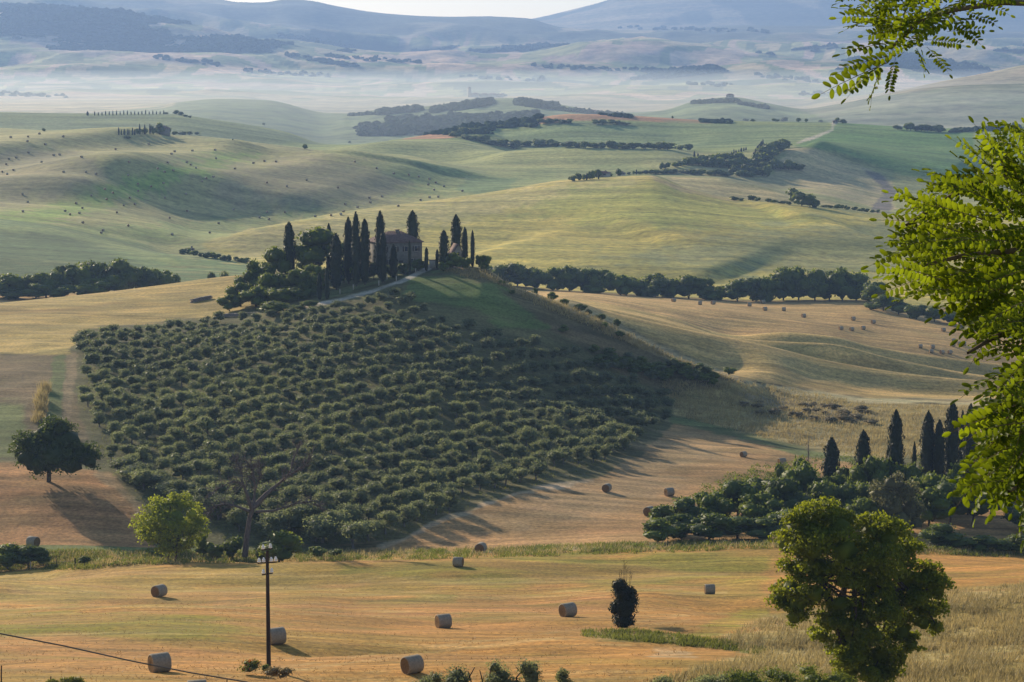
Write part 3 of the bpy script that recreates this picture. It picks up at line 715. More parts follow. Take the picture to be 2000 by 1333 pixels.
def trunk_mesh(name, h, rad, seed, mat, limbs=3, top=None):
    r = np.random.default_rng(seed)
    th = h
    pts = [(0, 0, -0.4), (0, 0, 0.05*th), (r.normal()*0.03*th, r.normal()*0.03*th, 0.5*th), (r.normal()*0.06*th, r.normal()*0.06*th, th)]
    parts = [(*tube(pts, [rad*1.5, rad*1.1, rad*0.8, rad*0.45]), 0)]
    for i in range(limbs):
        a = r.uniform(0, 6.28); z = th * r.uniform(0.4, 0.75)
        e = np.array([math.cos(a)*0.5*th, math.sin(a)*0.5*th, z + 0.45*th])
        m_ = np.array([math.cos(a)*0.22*th, math.sin(a)*0.22*th, z + 0.15*th])
        parts.append((*tube([(0, 0, z*0.8), m_, e], [rad*0.5, rad*0.4, rad*0.15], 5), 0))
    return join_mesh(name, parts, [mat])
def cypress_crown(name, H, W, n, size, seed, z0=0.5, tip=1.0, rough=0.1):
    r = np.random.default_rng(seed)
    t = np.linspace(0, 1, 15)
    prof = np.interp(t, [0, 0.06, 0.2, 0.45, 0.7, 0.88, 0.96, 1], [0.4, 0.75, 0.95, 1.0, 0.9, 0.64, 0.38, 0.06]) * W / 2
    sides = 10; V = []
    for i, tt in enumerate(t):
        th = np.arange(sides) / sides * 6.283
        rr = prof[i] * 0.86 * (1 + rough * r.normal(size=sides))
        V.append(np.stack([np.cos(th)*rr, np.sin(th)*rr, np.full(sides, z0 + tt*(H - z0)) + r.normal(size=sides)*0.01*H], 1))
    V = np.concatenate(V); Fq = np.array([(i*sides+j, i*sides+(j+1) % sides, (i+1)*sides+(j+1) % sides, (i+1)*sides+j) for i in range(14) for j in range(sides)])
    tt = 1 - np.sqrt(1 - r.random(n)*0.99) ; tt = r.random(n)**0.9
    th = r.random(n) * 6.283
    lump = 1 + 0.27 * np.sin(th*3 + tt*17 + seed) * np.sin(tt*23 + seed*2)
    rad = np.interp(tt, t, prof) * r.uniform(0.82, 1.14, n) * lump
    Cn = np.stack([np.cos(th)*rad, np.sin(th)*rad, z0 + tt*(H - z0)], 1)
    N = np.stack([np.cos(th), np.sin(th), np.full(n, 0.1)], 1) + r.normal(size=(n, 3))*0.45
    N /= np.linalg.norm(N, axis=1, keepdims=True)
    up = np.stack([np.cos(th)*0.3, np.sin(th)*0.3, np.ones(n)], 1)
    L = leaf_quads(Cn, N, size * r.uniform(0.6, 1.4, n), r, 0.45, up)
    return join_mesh(name, [(V, Fq, 0), (L, np.arange(len(L)).reshape(-1, 4), 0)], [M['cypress']])

# ------------------------------------------------------------------ scene bookkeeping
def link(name, me, parent=None):
    o = bpy.data.objects.new(name, me); COL.objects.link(o)
    if parent is not None: o.parent = parent
    return o
def thing(name, label, cat, loc, rz=0.0, group=None, me=None, scale=1.0):
    o = bpy.data.objects.new(name, me); COL.objects.link(o)
    o.location = loc; o.rotation_euler = (0, 0, rz)
    o.scale = (scale, scale, scale) if not hasattr(scale, '__len__') else scale
    o['label'] = label; o['category'] = cat
    if group: o['group'] = group
    return o
ORD = ['first', 'second', 'third', 'fourth', 'fifth', 'sixth', 'seventh', 'eighth', 'ninth', 'tenth', 'eleventh', 'twelfth', 'thirteenth', 'fourteenth', 'fifteenth',
       'sixteenth', 'seventeenth', 'eighteenth', 'nineteenth', 'twentieth', 'twenty-first', 'twenty-second', 'twenty-third', 'twenty-fourth', 'twenty-fifth',
       'twenty-sixth', 'twenty-seventh', 'twenty-eighth', 'twenty-ninth', 'thirtieth']

# proto meshes, metres: crown 8 m wide, tree 8 m high unless said otherwise
OLIVE = []
for k in range(7):
    bl = lumpy(4.8, 3.8, 0.2, 8, 100 + k, (0.25, 0.36), 0.95)
    OLIVE.append((crown_mesh('olive_crown', bl, 1150, 0.36, M['olive'], 200 + k, 0.48, 1.5, 0.36), trunk_mesh('olive_trunk', 1.6, 0.16, 300 + k, M['grey_bark'], 3)))
def broad(mat, seed, n=1300, size=0.55, W=8.0, H=6.6, z0=1.4, clumps=14, rr=(0.17, 0.29)):
    return (crown_mesh('tree_crown', lumpy(W, H, z0, clumps, seed, rr), n, size, M[mat], seed + 50, 0.7), trunk_mesh('tree_trunk', 4.2, 0.24, seed + 90, M['bark'], 3))
OAK = [broad('oak', 400 + k) for k in range(6)]
SHRUB = [(crown_mesh('shrub_crown', lumpy(8, 6.8, 0.1, 13, 500 + k, (0.19, 0.30)), 1200, 0.6, M['oak'], 560 + k, 0.72), trunk_mesh('shrub_stem', 2.5, 0.2, 590 + k, M['bark'], 3)) for k in range(5)]
BROWN_SCRUB = [crown_mesh('scrub_crown', lumpy(8, 6.8, 0.1, 13, 800 + k, (0.19, 0.30)), 700, 0.8, M['brown'], 860 + k, 0.72) for k in range(5)]
CYP = [(cypress_crown('cypress_crown', 10.0, 2.0, 1300, 0.42, 600 + k), trunk_mesh('cypress_trunk', 1.2, 0.16, 630 + k, M['bark'], 0)) for k in range(5)]
SMALL = [join_mesh('far_tree', [(lambda V: (V, np.arange(len(V)).reshape(-1, 4), 0))(clump_leaves(lumpy(8, 7.2, 0.0, 9, 700 + k, (0.22, 0.36)), 170, 1.5, np.random.default_rng(720 + k)))]
         + [(v, f, 0) for v, f in core(lumpy(8, 7.2, 0.0, 9, 700 + k, (0.22, 0.36)), np.random.default_rng(740 + k), 0.8)]
         + [(*tube([(0, 0, -0.5), (0, 0, 3)], [0.3, 0.2], 5), 1)], [M['oak'], M['bark']]) for k in range(5)]
SMALLCYP = [join_mesh('far_cypress', [(*tube([(0, 0, -0.3), (0, 0, 0.8), (0, 0, 4), (0, 0, 7), (0, 0, 9), (0, 0, 10)], [0.2, 0.75, 1.0, 0.75, 0.4, 0.03], 8), 0)], [M['cypress']])]

def tree(kind, px, D, top, wpx, label, group=None, name='tree', cat='tree', parts=True, base=None, depth=1.0, sink=0.0, seed=None):
    """tree standing on the ground at photo column px and depth D, its top at photo row top, crown wpx wide"""
    if base is not None:
        x, D, z = hit(px, base)
    else:
        x, D, z = spot(px, D)
    k = 1.0 / (CP - z / D * SP)
    h = max(0.5, z_at(top, D) - z) ; w = wpx / F * D / k * 1.0
    protos = {'oak': OAK, 'shrub': SHRUB, 'cypress': CYP, 'small': SMALL, 'smallcyp': SMALLCYP}[kind]
    q = protos[(seed if seed is not None else random.randrange(999)) % len(protos)]
    rz = random.uniform(0, 6.28)
    if kind in ('cypress', 'smallcyp'): sc = (w / 2.0, w / 2.0, h / 10.0)
    elif kind == 'shrub': sc = (w / 8.6, w / 8.6, h / 7.2)
    else: sc = (w / 8.6, w / 8.6 * depth, h / 8.3)
    if parts and kind not in ('small', 'smallcyp'):
        o = thing(name, label, cat, (x, D, z - sink), rz, group, None, sc)
        link('crown', q[0], o); link('trunk', q[1], o)
    else:
        o = thing(name, label, cat, (x, D, z - sink), rz, group, q if not isinstance(q, tuple) else q[0], sc)
    return o
# ------------------------------------------------------------------ the farmhouse on the hill
def box(x0, x1, y0, y1, z0, z1):
    v = [(x, y, z) for z in (z0, z1) for y in (y0, y1) for x in (x0, x1)]
    f = [(0, 2, 3, 1), (4, 5, 7, 6), (0, 1, 5, 4), (2, 6, 7, 3), (0, 4, 6, 2), (1, 3, 7, 5)]
    return np.array(v, float), np.array(f)
def hip_roof(w, d, z0, rise, over, th=0.22):
    x0, x1, y0, y1 = -w/2-over, w/2+over, -d/2-over, d/2+over
    r = min(w, d)/2 * 0.95
    v = [(x0, y0, z0), (x1, y0, z0), (x1, y1, z0), (x0, y1, z0), (x0, y0, z0+th), (x1, y0, z0+th), (x1, y1, z0+th), (x0, y1, z0+th), (x0+r+over, 0, z0+rise), (x1-r-over, 0, z0+rise)]
    f4 = [(3, 2, 1, 0), (0, 1, 5, 4), (1, 2, 6, 5), (2, 3, 7, 6), (3, 0, 4, 7), (4, 5, 9, 8), (6, 7, 8, 9)]
    f3 = [(5, 6, 9), (7, 4, 8)]
    return np.array(v, float), np.array(f4), np.array(f3)
def window_on(parent, face, u, z, w, h, W, Dp, arch=False):
    """window on a wall face: frame proud of the wall, pane set back in it, one open shutter each side"""
    if face == 'front': org = lambda a, b, c: (a, -Dp/2 - c, b)
    elif face == 'right': org = lambda a, b, c: (W/2 + c, a, b)
    elif face == 'left': org = lambda a, b, c: (-W/2 - c, -a, b)
    def bx(a0, a1, b0, b1, c0, c1):
        v, f = box(0, 1, 0, 1, 0, 1)
        P = np.array([org(a0 + (a1-a0)*p[0], b0 + (b1-b0)*p[2], c0 + (c1-c0)*p[1]) for p in v]); return P, f
    t = 0.13
    fr = [bx(u-w/2-t, u-w/2, z-t, z+h+t, -0.05, 0.07), bx(u+w/2, u+w/2+t, z-t, z+h+t, -0.05, 0.07), bx(u-w/2, u+w/2, z+h, z+h+t, -0.05, 0.07), bx(u-w/2, u+w/2, z-t, z, -0.05, 0.12)]
    fo = link('window', join_mesh('window', [(v, f, 0) for v, f in fr], [M['cream']]), parent)
    p = bx(u-w/2, u+w/2, z, z+h, -0.01, 0.015)
    link('pane', join_mesh('pane', [(*p, 0)], [M['glass']]), fo)
    for s in (-1, 1):
        a = u + s*(w/2 + t); b = a + s*w*0.48
        link('shutter', join_mesh('shutter', [(*bx(min(a, b), max(a, b), z, z+h, 0.0, 0.09), 0)], [M['shutter']]), fo)
def house(name, label, loc, rz, W, Dp, H, rise, wins, rmat='tile', wmat='plaster', chim=None, scale=1.0, door=None):
    o = thing(name, label, 'house', loc, rz, None, None, scale); o['kind'] = 'thing'
    link('wall', join_mesh('wall', [(*box(-W/2, W/2, -Dp/2, Dp/2, -1.5, H), 0)], [M[wmat]]), o)
    v, f4, f3 = hip_roof(W, Dp, H, rise, 0.45)
    parts = [(v, f4, 0), (v, f3, 0)]
    # rows of round cover tiles running down the two long slopes
    r = min(W, Dp)/2*0.95
    nrow = int(W / 0.55)
    for i in range(nrow):
        x = -W/2 + (i + 0.5) * W / nrow
        for s in (-1, 1):
            lim = min(1.0, (W/2 + 0.45 - abs(x)) / (r + 0.45))
            if lim < 0.08: continue
            a = np.array([x, s*(Dp/2+0.44), H+0.24]); b = np.array([x, s*(Dp/2+0.44)*(1-lim), H+0.24+(rise-0.22)*lim])
            parts.append((*tube([a, b], [0.09, 0.09], 5), 0))
    ro = link('roof', join_mesh('roof', parts, [M[rmat]]), o)
    if chim:
        cx, cy, cz, cw, ch = chim
        c = link('chimney', join_mesh('chimney', [(*box(cx-cw/2, cx+cw/2, cy-cw/2, cy+cw/2, cz, cz+ch), 0), (*box(cx-cw*0.7, cx+cw*0.7, cy-cw*0.7, cy+cw*0.7, cz+ch, cz+ch+0.14), 1)], [M['plaster'], M['tile']]), ro)
    for (face, u, z, w, h) in wins: window_on(o, face, u, z, w, h, W, Dp)
    if door:
        face, u, w, h = door
        d = join_mesh('door', [(*box(u-w/2, u+w/2, -Dp/2-0.06, -Dp/2+0.05, 0, h), 0)], [M['shutter']])
        link('door', d, o)
    return o
vx, vD, vz = spot(771, 664)
vz = z_at(522, 664)
house('farmhouse', 'stone farmhouse with red hip roof on the hilltop among the cypresses', (vx, vD, vz), R(20), 13.4, 10.0, 7.4, 3.0,
      [('front', -4.6, 4.9, 0.9, 1.4), ('front', -1.4, 4.9, 0.9, 1.4), ('front', 1.9, 4.9, 0.9, 1.4), ('front', 4.9, 4.9, 0.9, 1.4), ('front', -3.0, 1.2, 0.9, 1.5), ('front', 3.6, 1.2, 0.9, 1.5),
       ('right', -2.4, 4.9, 0.9, 1.4), ('right', 2.0, 4.9, 0.9, 1.4), ('right', -0.4, 1.2, 0.9, 1.5)], chim=(0.6, -0.6, 9.4, 0.95, 1.35), door=('front', 0.3, 1.3, 2.3))
# small pale chapel between the cypresses on the crest
cx, cD, cz = spot(891, 655)
ch = thing('chapel', 'small pale chapel with steep gable between cypresses on the crest', 'chapel', (cx, cD, cz - 0.3), R(20))
v = np.array([(-1.5, -2, -1), (1.5, -2, -1), (1.5, 2, -1), (-1.5, 2, -1), (-1.5, -2, 4.2), (1.5, -2, 4.2), (1.5, 2, 4.2), (-1.5, 2, 4.2), (0, -2, 6.6), (0, 2, 6.6)], float)
link('wall', join_mesh('wall', [(v, np.array([(0, 1, 5, 4), (1, 2, 6, 5), (2, 3, 7, 6), (3, 0, 4, 7)]), 0), (v, np.array([(4, 5, 8), (6, 7, 9)]), 0)], [M['cream']]), ch)
vr = np.array([(-1.8, -2.25, 3.9), (0, -2.25, 6.75), (1.8, -2.25, 3.9), (-1.8, 2.25, 3.9), (0, 2.25, 6.75), (1.8, 2.25, 3.9)], float)
vr2 = vr + np.array([0, 0, -0.12])
link('roof', join_mesh('roof', [(np.concatenate([vr, vr2]), np.array([(0, 1, 4, 3), (1, 2, 5, 4), (6, 9, 10, 7), (7, 10, 11, 8), (0, 6, 7, 1), (1, 7, 8, 2), (3, 4, 10, 9), (4, 5, 11, 10), (0, 3, 9, 6), (2, 8, 11, 5)]), 0)], [M['tile']]), ch)
link('door', join_mesh('door', [(*box(-0.5, 0.5, -2.06, -1.95, 0, 2.3), 0)], [M['shutter']]), ch)
link('window', join_mesh('window', [(*box(-0.28, 0.28, -2.05, -1.95, 3.4, 4.4), 0)], [M['glass']]), ch)
# gate pillars and wall at the end of the drive
gx, gD, gz = spot(846, 652)
g = thing('garden_wall', 'low pale wall closing the drive beside the farmhouse', 'wall', (gx, gD, gz - 0.2), R(10)); g['kind'] = 'thing'
link('masonry', join_mesh('masonry', [(*box(-1.1, 1.1, -0.25, 0.25, -0.5, 2.3), 0)], [M['cream']]), g)
link('coping', join_mesh('coping', [(*box(-1.2, 1.2, -0.35, 0.35, 2.3, 2.5), 0)], [M['tile']]), g)
for px, py in ((664, 575), (690, 566), (740, 558), (756, 546), (774, 549), (812, 534)):
    x, D, z = hit(px, py)
    o = thing('marker_post', 'short pale post at the edge of the white drive', 'post', (x, D, z), 0, 'posts along the white drive',
              join_mesh('marker_post', [(*box(-0.12, 0.12, -0.12, 0.12, -0.3, 1.3), 0), (*box(-0.16, 0.16, -0.16, 0.16, 1.3, 1.4), 0)], [M['cream']]))
# dry stone walls at the edge of the straw field
def stone_wall(label, p0, p1, h, seed):
    r = np.random.default_rng(seed)
    a = np.array(hit(*p0)); b = np.array(hit(*p1)); L = np.linalg.norm((b - a)[:2])
    o = thing('stone_wall', label, 'wall', tuple(a), math.atan2(b[1]-a[1], b[0]-a[0])); o['kind'] = 'thing'
    ncol = max(4, int(L / 0.75))
    for row in range(3):
        for i in range(ncol):
            x0 = (i + 0.5*(row % 2)) * L / ncol; zz = (b[2]-a[2]) * x0 / L
            hh = h / 3; j = r.normal(size=3) * 0.05
            v, f = box(x0 + 0.02, x0 + L/ncol - 0.02, -0.35 + j[0], 0.35 + j[1], zz - 0.1 + row*hh, zz - 0.13 + (row+1)*hh + j[2]*0.6)
            v = v + r.normal(size=v.shape) * 0.03
            link('stone', join_mesh('stone', [(v, f, 0)], [M['stone']]), o)
stone_wall('pinkish dry stone wall near the bushes at the top of the straw field', (372, 592), (412, 584), 1.2, 1)
stone_wall('long low stone wall at the top edge of the olive grove', (420, 620), (500, 615), 0.9, 2)

# ------------------------------------------------------------------ cypresses and trees on the hilltop
rr0 = random.Random(17)
def named(lst, fn): 
    for a in lst: fn(*a)
HC = [(566, 660, 433, 23, 'thick lone cypress rising from the round green trees at the west of the hilltop'),
      (643, 668, 436, 12, 'cypress showing only its tip above the big round tree on the hilltop'),
      (657, 640, 456, 24, 'broad dark cypress in front of the big round hilltop tree'),
      (624, 625, 532, 9, 'slim small cypress by the foot of the white drive, the shorter of two'),
      (639, 624, 520, 10, 'slim small cypress by the foot of the white drive, the taller of two'),
      (681, 648, 424, 19, 'cypress in the tall group by the farmhouse, shoulder to the tallest spire'),
      (696, 640, 414, 17, 'narrow tallest cypress spire in the group west of the farmhouse'),
      (713, 640, 427, 20, 'cypress standing before the west end of the farmhouse roof'),
      (743, 642, 412, 20, 'tall cypress in front of the farmhouse roof ridge'),
      (748, 636, 450, 15, 'shorter cypress nestled against the tall one before the farmhouse'),
      (769, 640, 477, 14, 'low cypress in front of the middle of the farmhouse wall'),
      (800, 642, 469, 6, 'very thin cypress at the near corner of the farmhouse'),
      (806, 682, 411, 24, 'broad cypress rising behind the farmhouse roof'),
      (833, 646, 482, 8, 'thin dark cypress at the end of the farmhouse beside the drive'),
      (854, 648, 486, 7, 'thin young cypress beside the pale wall at the drive end'),
      (867, 646, 449, 19, 'stout ragged cypress on the crest next to the chapel'),
      (891, 662, 419, 21, 'tallest cypress behind the chapel on the crest'),
      (908, 650, 443, 12, 'narrow cypress on the crest just east of the chapel'),
      (923, 650, 449, 8, 'thinnest cypress at the east end of the crest')]
for px, D, top, w, lab in HC:
    tree('cypress', px, D, top, w, lab, 'cypresses on the farmhouse hill', 'cypress', 'cypress', sink=0.2)
HT = [('oak', 625, 657, 444, 98, 'big round green tree rising highest in the hilltop copse'), ('oak', 604, 662, 462, 62, 'green tree leaning out beside the big round hilltop tree'),
      ('oak', 538, 655, 482, 56, 'yellow-topped round tree just west of the lone thick cypress'), ('oak', 506, 652, 503, 54, 'middle-sized tree on the west shoulder of the hilltop copse'),
      ('shrub', 486, 648, 524, 46, 'low dark tree at the western edge of the hilltop copse'), ('shrub', 560, 640, 522, 62, 'leafy shrub below the thick cypress in the copse'),
      ('shrub', 596, 634, 514, 62, 'leafy shrub below the big round tree in the copse'), ('shrub', 525, 640, 532, 52, 'shrub at the foot of the copse above the straw field'),
      ('shrub', 622, 640, 505, 50, 'shaded shrub between the big round tree and the cypresses'), ('shrub', 470, 640, 547, 46, 'bush spilling from the copse onto the straw field'),
      ('shrub', 448, 634, 572, 42, 'outermost low bush west of the copse, next to the stone wall'), ('shrub', 500, 634, 556, 60, 'dark bush along the bottom of the hilltop copse'),
      ('shrub', 550, 630, 555, 56, 'green bush at the foot of the copse near the drive'), ('shrub', 585, 628, 556, 48, 'green bush at the lower end of the white drive'),
      ('shrub', 540, 615, 586, 66, 'dark spreading bush just below the white drive end'), ('shrub', 575, 613, 594, 44, 'small bush beside the dark spreading one below the drive'),
      ('shrub', 604, 614, 586, 32, 'upright little bush under the foot of the drive'),
      ('shrub', 672, 650, 500, 40, 'shaded bush under the cypresses west of the farmhouse'), ('shrub', 702, 648, 506, 44, 'dark bush in the shade under the narrow tallest cypress'),
      ('shrub', 730, 646, 512, 40, 'dark bush before the farmhouse wall behind the tall cypress'), ('shrub', 762, 645, 512, 40, 'dark bush before the middle of the farmhouse wall'),
      ('shrub', 790, 646, 508, 36, 'dark bush at the near corner of the farmhouse'), ('shrub', 818, 648, 504, 34, 'dark bush under the end wall of the farmhouse'),
      ('shrub', 884, 645, 490, 44, 'pale grey-green bush below the chapel'), ('shrub', 905, 646, 497, 36, 'rounded bush at the foot of the narrow crest cypress'),
      ('shrub', 866, 643, 508, 26, 'small rounded bush under the ragged crest cypress'), ('shrub', 935, 650, 492, 16, 'little bush tucked behind the thinnest crest cypress'),
      ('oak', 949, 645, 494, 30, 'small wind-shaped tree alone at the east brow of the hill'), ('shrub', 946, 642, 512, 20, 'low bush under the wind-shaped tree at the hill brow')]
for q_, (kind, px, D, top, w, lab) in enumerate(HT):
    if q_ < 17: w *= 1.3; D += 2
    o = tree(kind, px, D, top, w, lab, 'trees and bushes on the farmhouse hill', 'tree' if kind == 'oak' else 'bush', 'tree' if kind == 'oak' else 'bush')
SL = [(1044, 645, 562, 15), (1078, 641, 570, 27), (1104, 640, 580, 25), (1133, 637, 592, 30), (1150, 636, 603, 19), (1174, 634, 612, 22), (1205, 633, 623, 18)]
for i, (px, D, top, w) in enumerate(SL):
    tree('shrub', px, D, top, w, ('dark round bush on the sunlit ridge east of the hilltop, %s down the slope') % ORD[i], 'bushes on the east ridge of the hill', 'bush', 'bush')
for i, (px, py, w, h) in enumerate(((980, 556, 16, 9), (1100, 650, 24, 16), (1160, 690, 26, 18), (1250, 715, 30, 20), (1330, 725, 34, 22), (1360, 735, 26, 16), (1300, 745, 34, 22), (1210, 660, 22, 14), (1180, 640, 18, 12), (1000, 575, 14, 9))):
    x, D, z = hit(px, py); tree('shrub', px, D, py - h, w, 'scrubby dark bush on the shaded dry grass of the east slope', 'scrub on the shaded east slope', 'bush', 'bush')

for i in range(46):
    t = rr0.random(); px = 1160 + 250*t + rr0.uniform(-20, 20); py = 700 + 40*t + rr0.uniform(-8, 16); x, D, z = hit(px, py)
    if z < ground(x, D) - 1: continue
    w = rr0.uniform(22, 38); h = rr0.uniform(12, 20)
    tree('shrub', px, D, py - h, w, 'dark green shrub of the rough shaded shoulder running down east of the grove', 'shrubs on the shaded east shoulder', 'bush', 'bush', base=py)
# ------------------------------------------------------------------ the olive grove
GP = [(152, 672), (300, 644), (420, 630), (560, 614), (640, 610), (700, 596), (760, 580), (830, 592), (890, 640), (985, 656), (1090, 692), (1200, 700), (1250, 702), (1330, 722), (1395, 738), (1300, 764), (1306, 815), (1235, 878), (1140, 920), (1000, 948), (900, 990), (740, 1056), (600, 1068), (450, 1040), (275, 962), (216, 912), (192, 862), (154, 770)]
GPl = np.array([hit(*p)[:2] for p in GP])
def in_poly(x, y, P):
    c = False
    for (x1, y1), (x2, y2) in zip(P, np.roll(P, -1, axis=0)):
        if (y1 > y) != (y2 > y) and x < (x2-x1)*(y-y1)/(y2-y1) + x1: c = not c
    return c
u = np.array([0.60, 0.80]); w_ = np.array([0.80, -0.60])
cand = []
cen = GPl.mean(0)
for i in range(-40, 41):
    for j in range(-50, 51):
        p = cen + w_ * i * 7.2 + u * (j * 4.8 + (i % 2) * 1.2) + rng.normal(size=2) * 0.28
        if p[1] > 380 and in_poly(p[0], p[1], GPl) and rng.random() > 0.03: cand.append(p)
cand.sort(key=lambda p: p[1])
print('olives', len(cand))
rest = []
for i, p in enumerate(cand):
    z = ground(p[0], p[1]); s = rng.uniform(0.84, 1.12) * (1.12 if p[1] < 430 else 1.0)
    if p[1] > 585: s *= 0.85
    k = int(rng.integers(len(OLIVE))); a = rng.uniform(0, 6.28); sz = s * rng.uniform(0.85, 1.12)
    if i < 300:
        o = thing('olive_tree', 'grey-green round olive tree in the lower rows of the hillside grove', 'olive tree', (p[0], p[1], z), a, 'olive trees in the lower rows of the grove', None, (s, s, sz))
        link('crown', OLIVE[k][0], o); link('trunk', OLIVE[k][1], o)
    else: rest.append((p, z, s, sz, k, a))
parts = []
arr = [np.array([v.co for v in OLIVE[k][0].vertices]) for k in range(len(OLIVE))]
nl = 1150 * 4
for p, z, s, sz, k, a in rest:
    ca, sa = math.cos(a), math.sin(a)
    v = arr[k]; lv = v[:nl].reshape(-1, 4, 3)[::2]; m_ = lv.mean(1, keepdims=True); lv = (m_ + (lv - m_) * 1.35).reshape(-1, 3)
    cv = v[nl:]
    for vv, ff in ((lv, np.arange(len(lv)).reshape(-1, 4)), (cv, None)):
        q = np.stack([(vv[:, 0]*ca - vv[:, 1]*sa)*s + p[0], (vv[:, 0]*sa + vv[:, 1]*ca)*s + p[1], vv[:, 2]*sz + z], 1)
        if ff is None:
            nb = len(q) // len(ICO_V); ff = np.concatenate([ICO_F + b*len(ICO_V) for b in range(nb)])
        parts.append((q, ff, 0))
if parts:
    o = link('olive_trees', join_mesh('olive_trees', parts, [M['olive']]))
    o['kind'] = 'stuff'; o['label'] = 'upper rows of the hillside olive grove seen as one grey-green mass'
# ------------------------------------------------------------------ trees at the foot of the hill
def big_tree(name, label, cat, px, D, blobs_px, leaf, n, mat, core_k, trunks, group=None, seed=1, bark='bark', aspect=0.62):
    """crown clumps given as (photo column, row, radius in photo px, depth offset m)"""
    x, D, z = spot(px, D)
    o = thing(name, label, cat, (x, D, z), 0, group)
    r = np.random.default_rng(seed); bl = []
    for (bx, by, br, off) in blobs_px:
        p = seen(bx, by, D + off); rad = br / F * D * 1.1
        bl.append((p.x - x, p.y - D, p.z - z, rad, rad, rad * 0.92))
    sub = []
    for b in bl:       # each limb's foliage is a knot of smaller sprays
        for q in range(9):
            d = r.normal(size=3); d /= np.linalg.norm(d); s = r.uniform(0.42, 0.66)
            sub.append((b[0] + d[0]*b[3]*0.68, b[1] + d[1]*b[4]*0.68, b[2] + d[2]*b[5]*0.66, b[3]*s, b[4]*s, b[5]*s*0.85))
    V = clump_leaves(sub, n, leaf, r, 0.9, 0.2, aspect)
    parts = [(V, np.arange(len(V)).reshape(-1, 4), 0)]
    if core_k: parts += [(v, f, 0) for v, f in core(bl, r, core_k)]
    link('crown', join_mesh('crown', parts, [M[mat]]), o)
    tp = []
    for tr in trunks:   # list of (px, py, depth offset, radius)
        pts = [seen(a, b, D + c) - Vector((x, D, z)) for a, b, c, _ in tr]
        tp.append((*tube([tuple(p) for p in pts], [q[3] for q in tr], 7), 0))
    for b in bl:        # limbs reaching into every clump
        t0 = seen(*trunks[r.integers(len(trunks))][-1][:2], D) - Vector((x, D, z))
        mid = (np.array(t0)*0.5 + np.array(b[:3])*0.5) + r.normal(size=3)*0.3
        tp.append((*tube([tuple(t0), mid, b[:3]], [0.12*D/165, 0.07*D/165, 0.02], 5), 0))
    link('trunk', join_mesh('trunk', tp, [M[bark]]), o)
    return o
big_tree('tree', 'dark round-crowned tree standing alone on the red stubble west of the grove', 'tree', 97, 436,
         [(60, 868, 34, 0), (95, 848, 36, 1), (130, 862, 36, 0), (160, 885, 32, 1), (110, 890, 40, -2), (60, 895, 34, 0), (45, 880, 24, 2), (175, 900, 22, 0), (140, 905, 30, 0), (85, 905, 34, -1), (120, 838, 18, 0)],
         0.5, 9000, 'dark', 0.62, [[(96, 966, 0, 0.6), (95, 945, 0, 0.45), (96, 915, 0, 0.4)]], seed=11)
big_tree('tree', 'bright yellow-green round tree with many stems at the field edge', 'tree', 335, 386,
         [(332, 982, 20, 0), (355, 985, 24, 0), (305, 995, 26, 0), (375, 1005, 26, 0), (345, 1010, 36, -2), (300, 1025, 36, -1), (335, 1040, 40, -2), (372, 1035, 32, 0), (292, 1050, 28, 0), (325, 1068, 28, -1), (365, 1062, 28, 0), (386, 1020, 16, 0), (340, 972, 12, 0), (280, 1040, 18, 0)],
         0.40, 12000, 'bright', 0.36, [[(318, 1098, 0, 0.18), (316, 1075, 0, 0.15), (312, 1050, 0, 0.12)], [(328, 1098, 0, 0.18), (330, 1070, 0, 0.15)], [(342, 1100, 0, 0.2), (346, 1072, 0, 0.16)]], seed=12)
big_tree('tree', 'large maple with dense dark crown at the edge of the dry grass slope', 'tree', 1672, 163,
         [(1600, 1015, 42, 1), (1640, 1030, 44, 0), (1560, 1040, 40, 0), (1540, 1062, 40, 1), (1590, 1070, 46, -1), (1650, 1075, 50, -1), (1700, 1040, 40, 1), (1735, 1048, 40, 0), (1760, 1080, 38, 1), (1710, 1095, 50, -1), (1600, 1110, 46, 0), (1560, 1105, 36, 1),
          (1545, 1150, 36, 0), (1530, 1165, 34, 1), (1560, 1180, 36, 0), (1590, 1160, 36, -1), (1550, 1205, 26, 0), (1660, 1130, 50, 0), (1720, 1140, 52, 0), (1770, 1130, 40, 1), (1810, 1125, 32, 0), (1830, 1150, 30, 0), (1790, 1165, 42, 0), (1820, 1190, 34, 1), (1740, 1190, 50, -1), (1690, 1190, 42, 0),
          (1800, 1215, 34, 0), (1830, 1225, 22, 0), (1760, 1230, 36, 0), (1700, 1240, 40, -1), (1605, 1240, 26, 1), (1620, 1215, 26, 0), (1780, 1260, 26, 0), (1720, 1280, 40, 0), (1680, 1285, 36, 0), (1760, 1285, 22, 0), (1660, 1310, 28, -1), (1700, 1318, 40, -1), (1730, 1315, 30, 0), (1640, 1180, 32, -1), (1652, 1222, 32, -1), (1640, 1265, 28, 0), (1675, 1250, 36, -1), (1655, 1290, 30, -2), (1615, 1005, 22, 0), (1575, 1025, 24, 0)],
         0.25, 60000, 'maple', 0.45, [[(1668, 1352, 0, 0.42), (1655, 1290, 0, 0.38), (1640, 1235, 0, 0.32), (1622, 1190, 0, 0.24), (1600, 1130, 0, 0.15)], [(1645, 1250, 0, 0.26), (1640, 1205, 0, 0.22), (1650, 1150, 0, 0.18), (1670, 1100, 0, 0.1)], [(1660, 1290, 0, 0.26), (1700, 1220, 0, 0.2), (1750, 1150, 0, 0.12)], [(1655, 1290, 0, 0.2), (1720, 1240, 0, 0.16), (1800, 1180, 0, 0.08)]], seed=13)
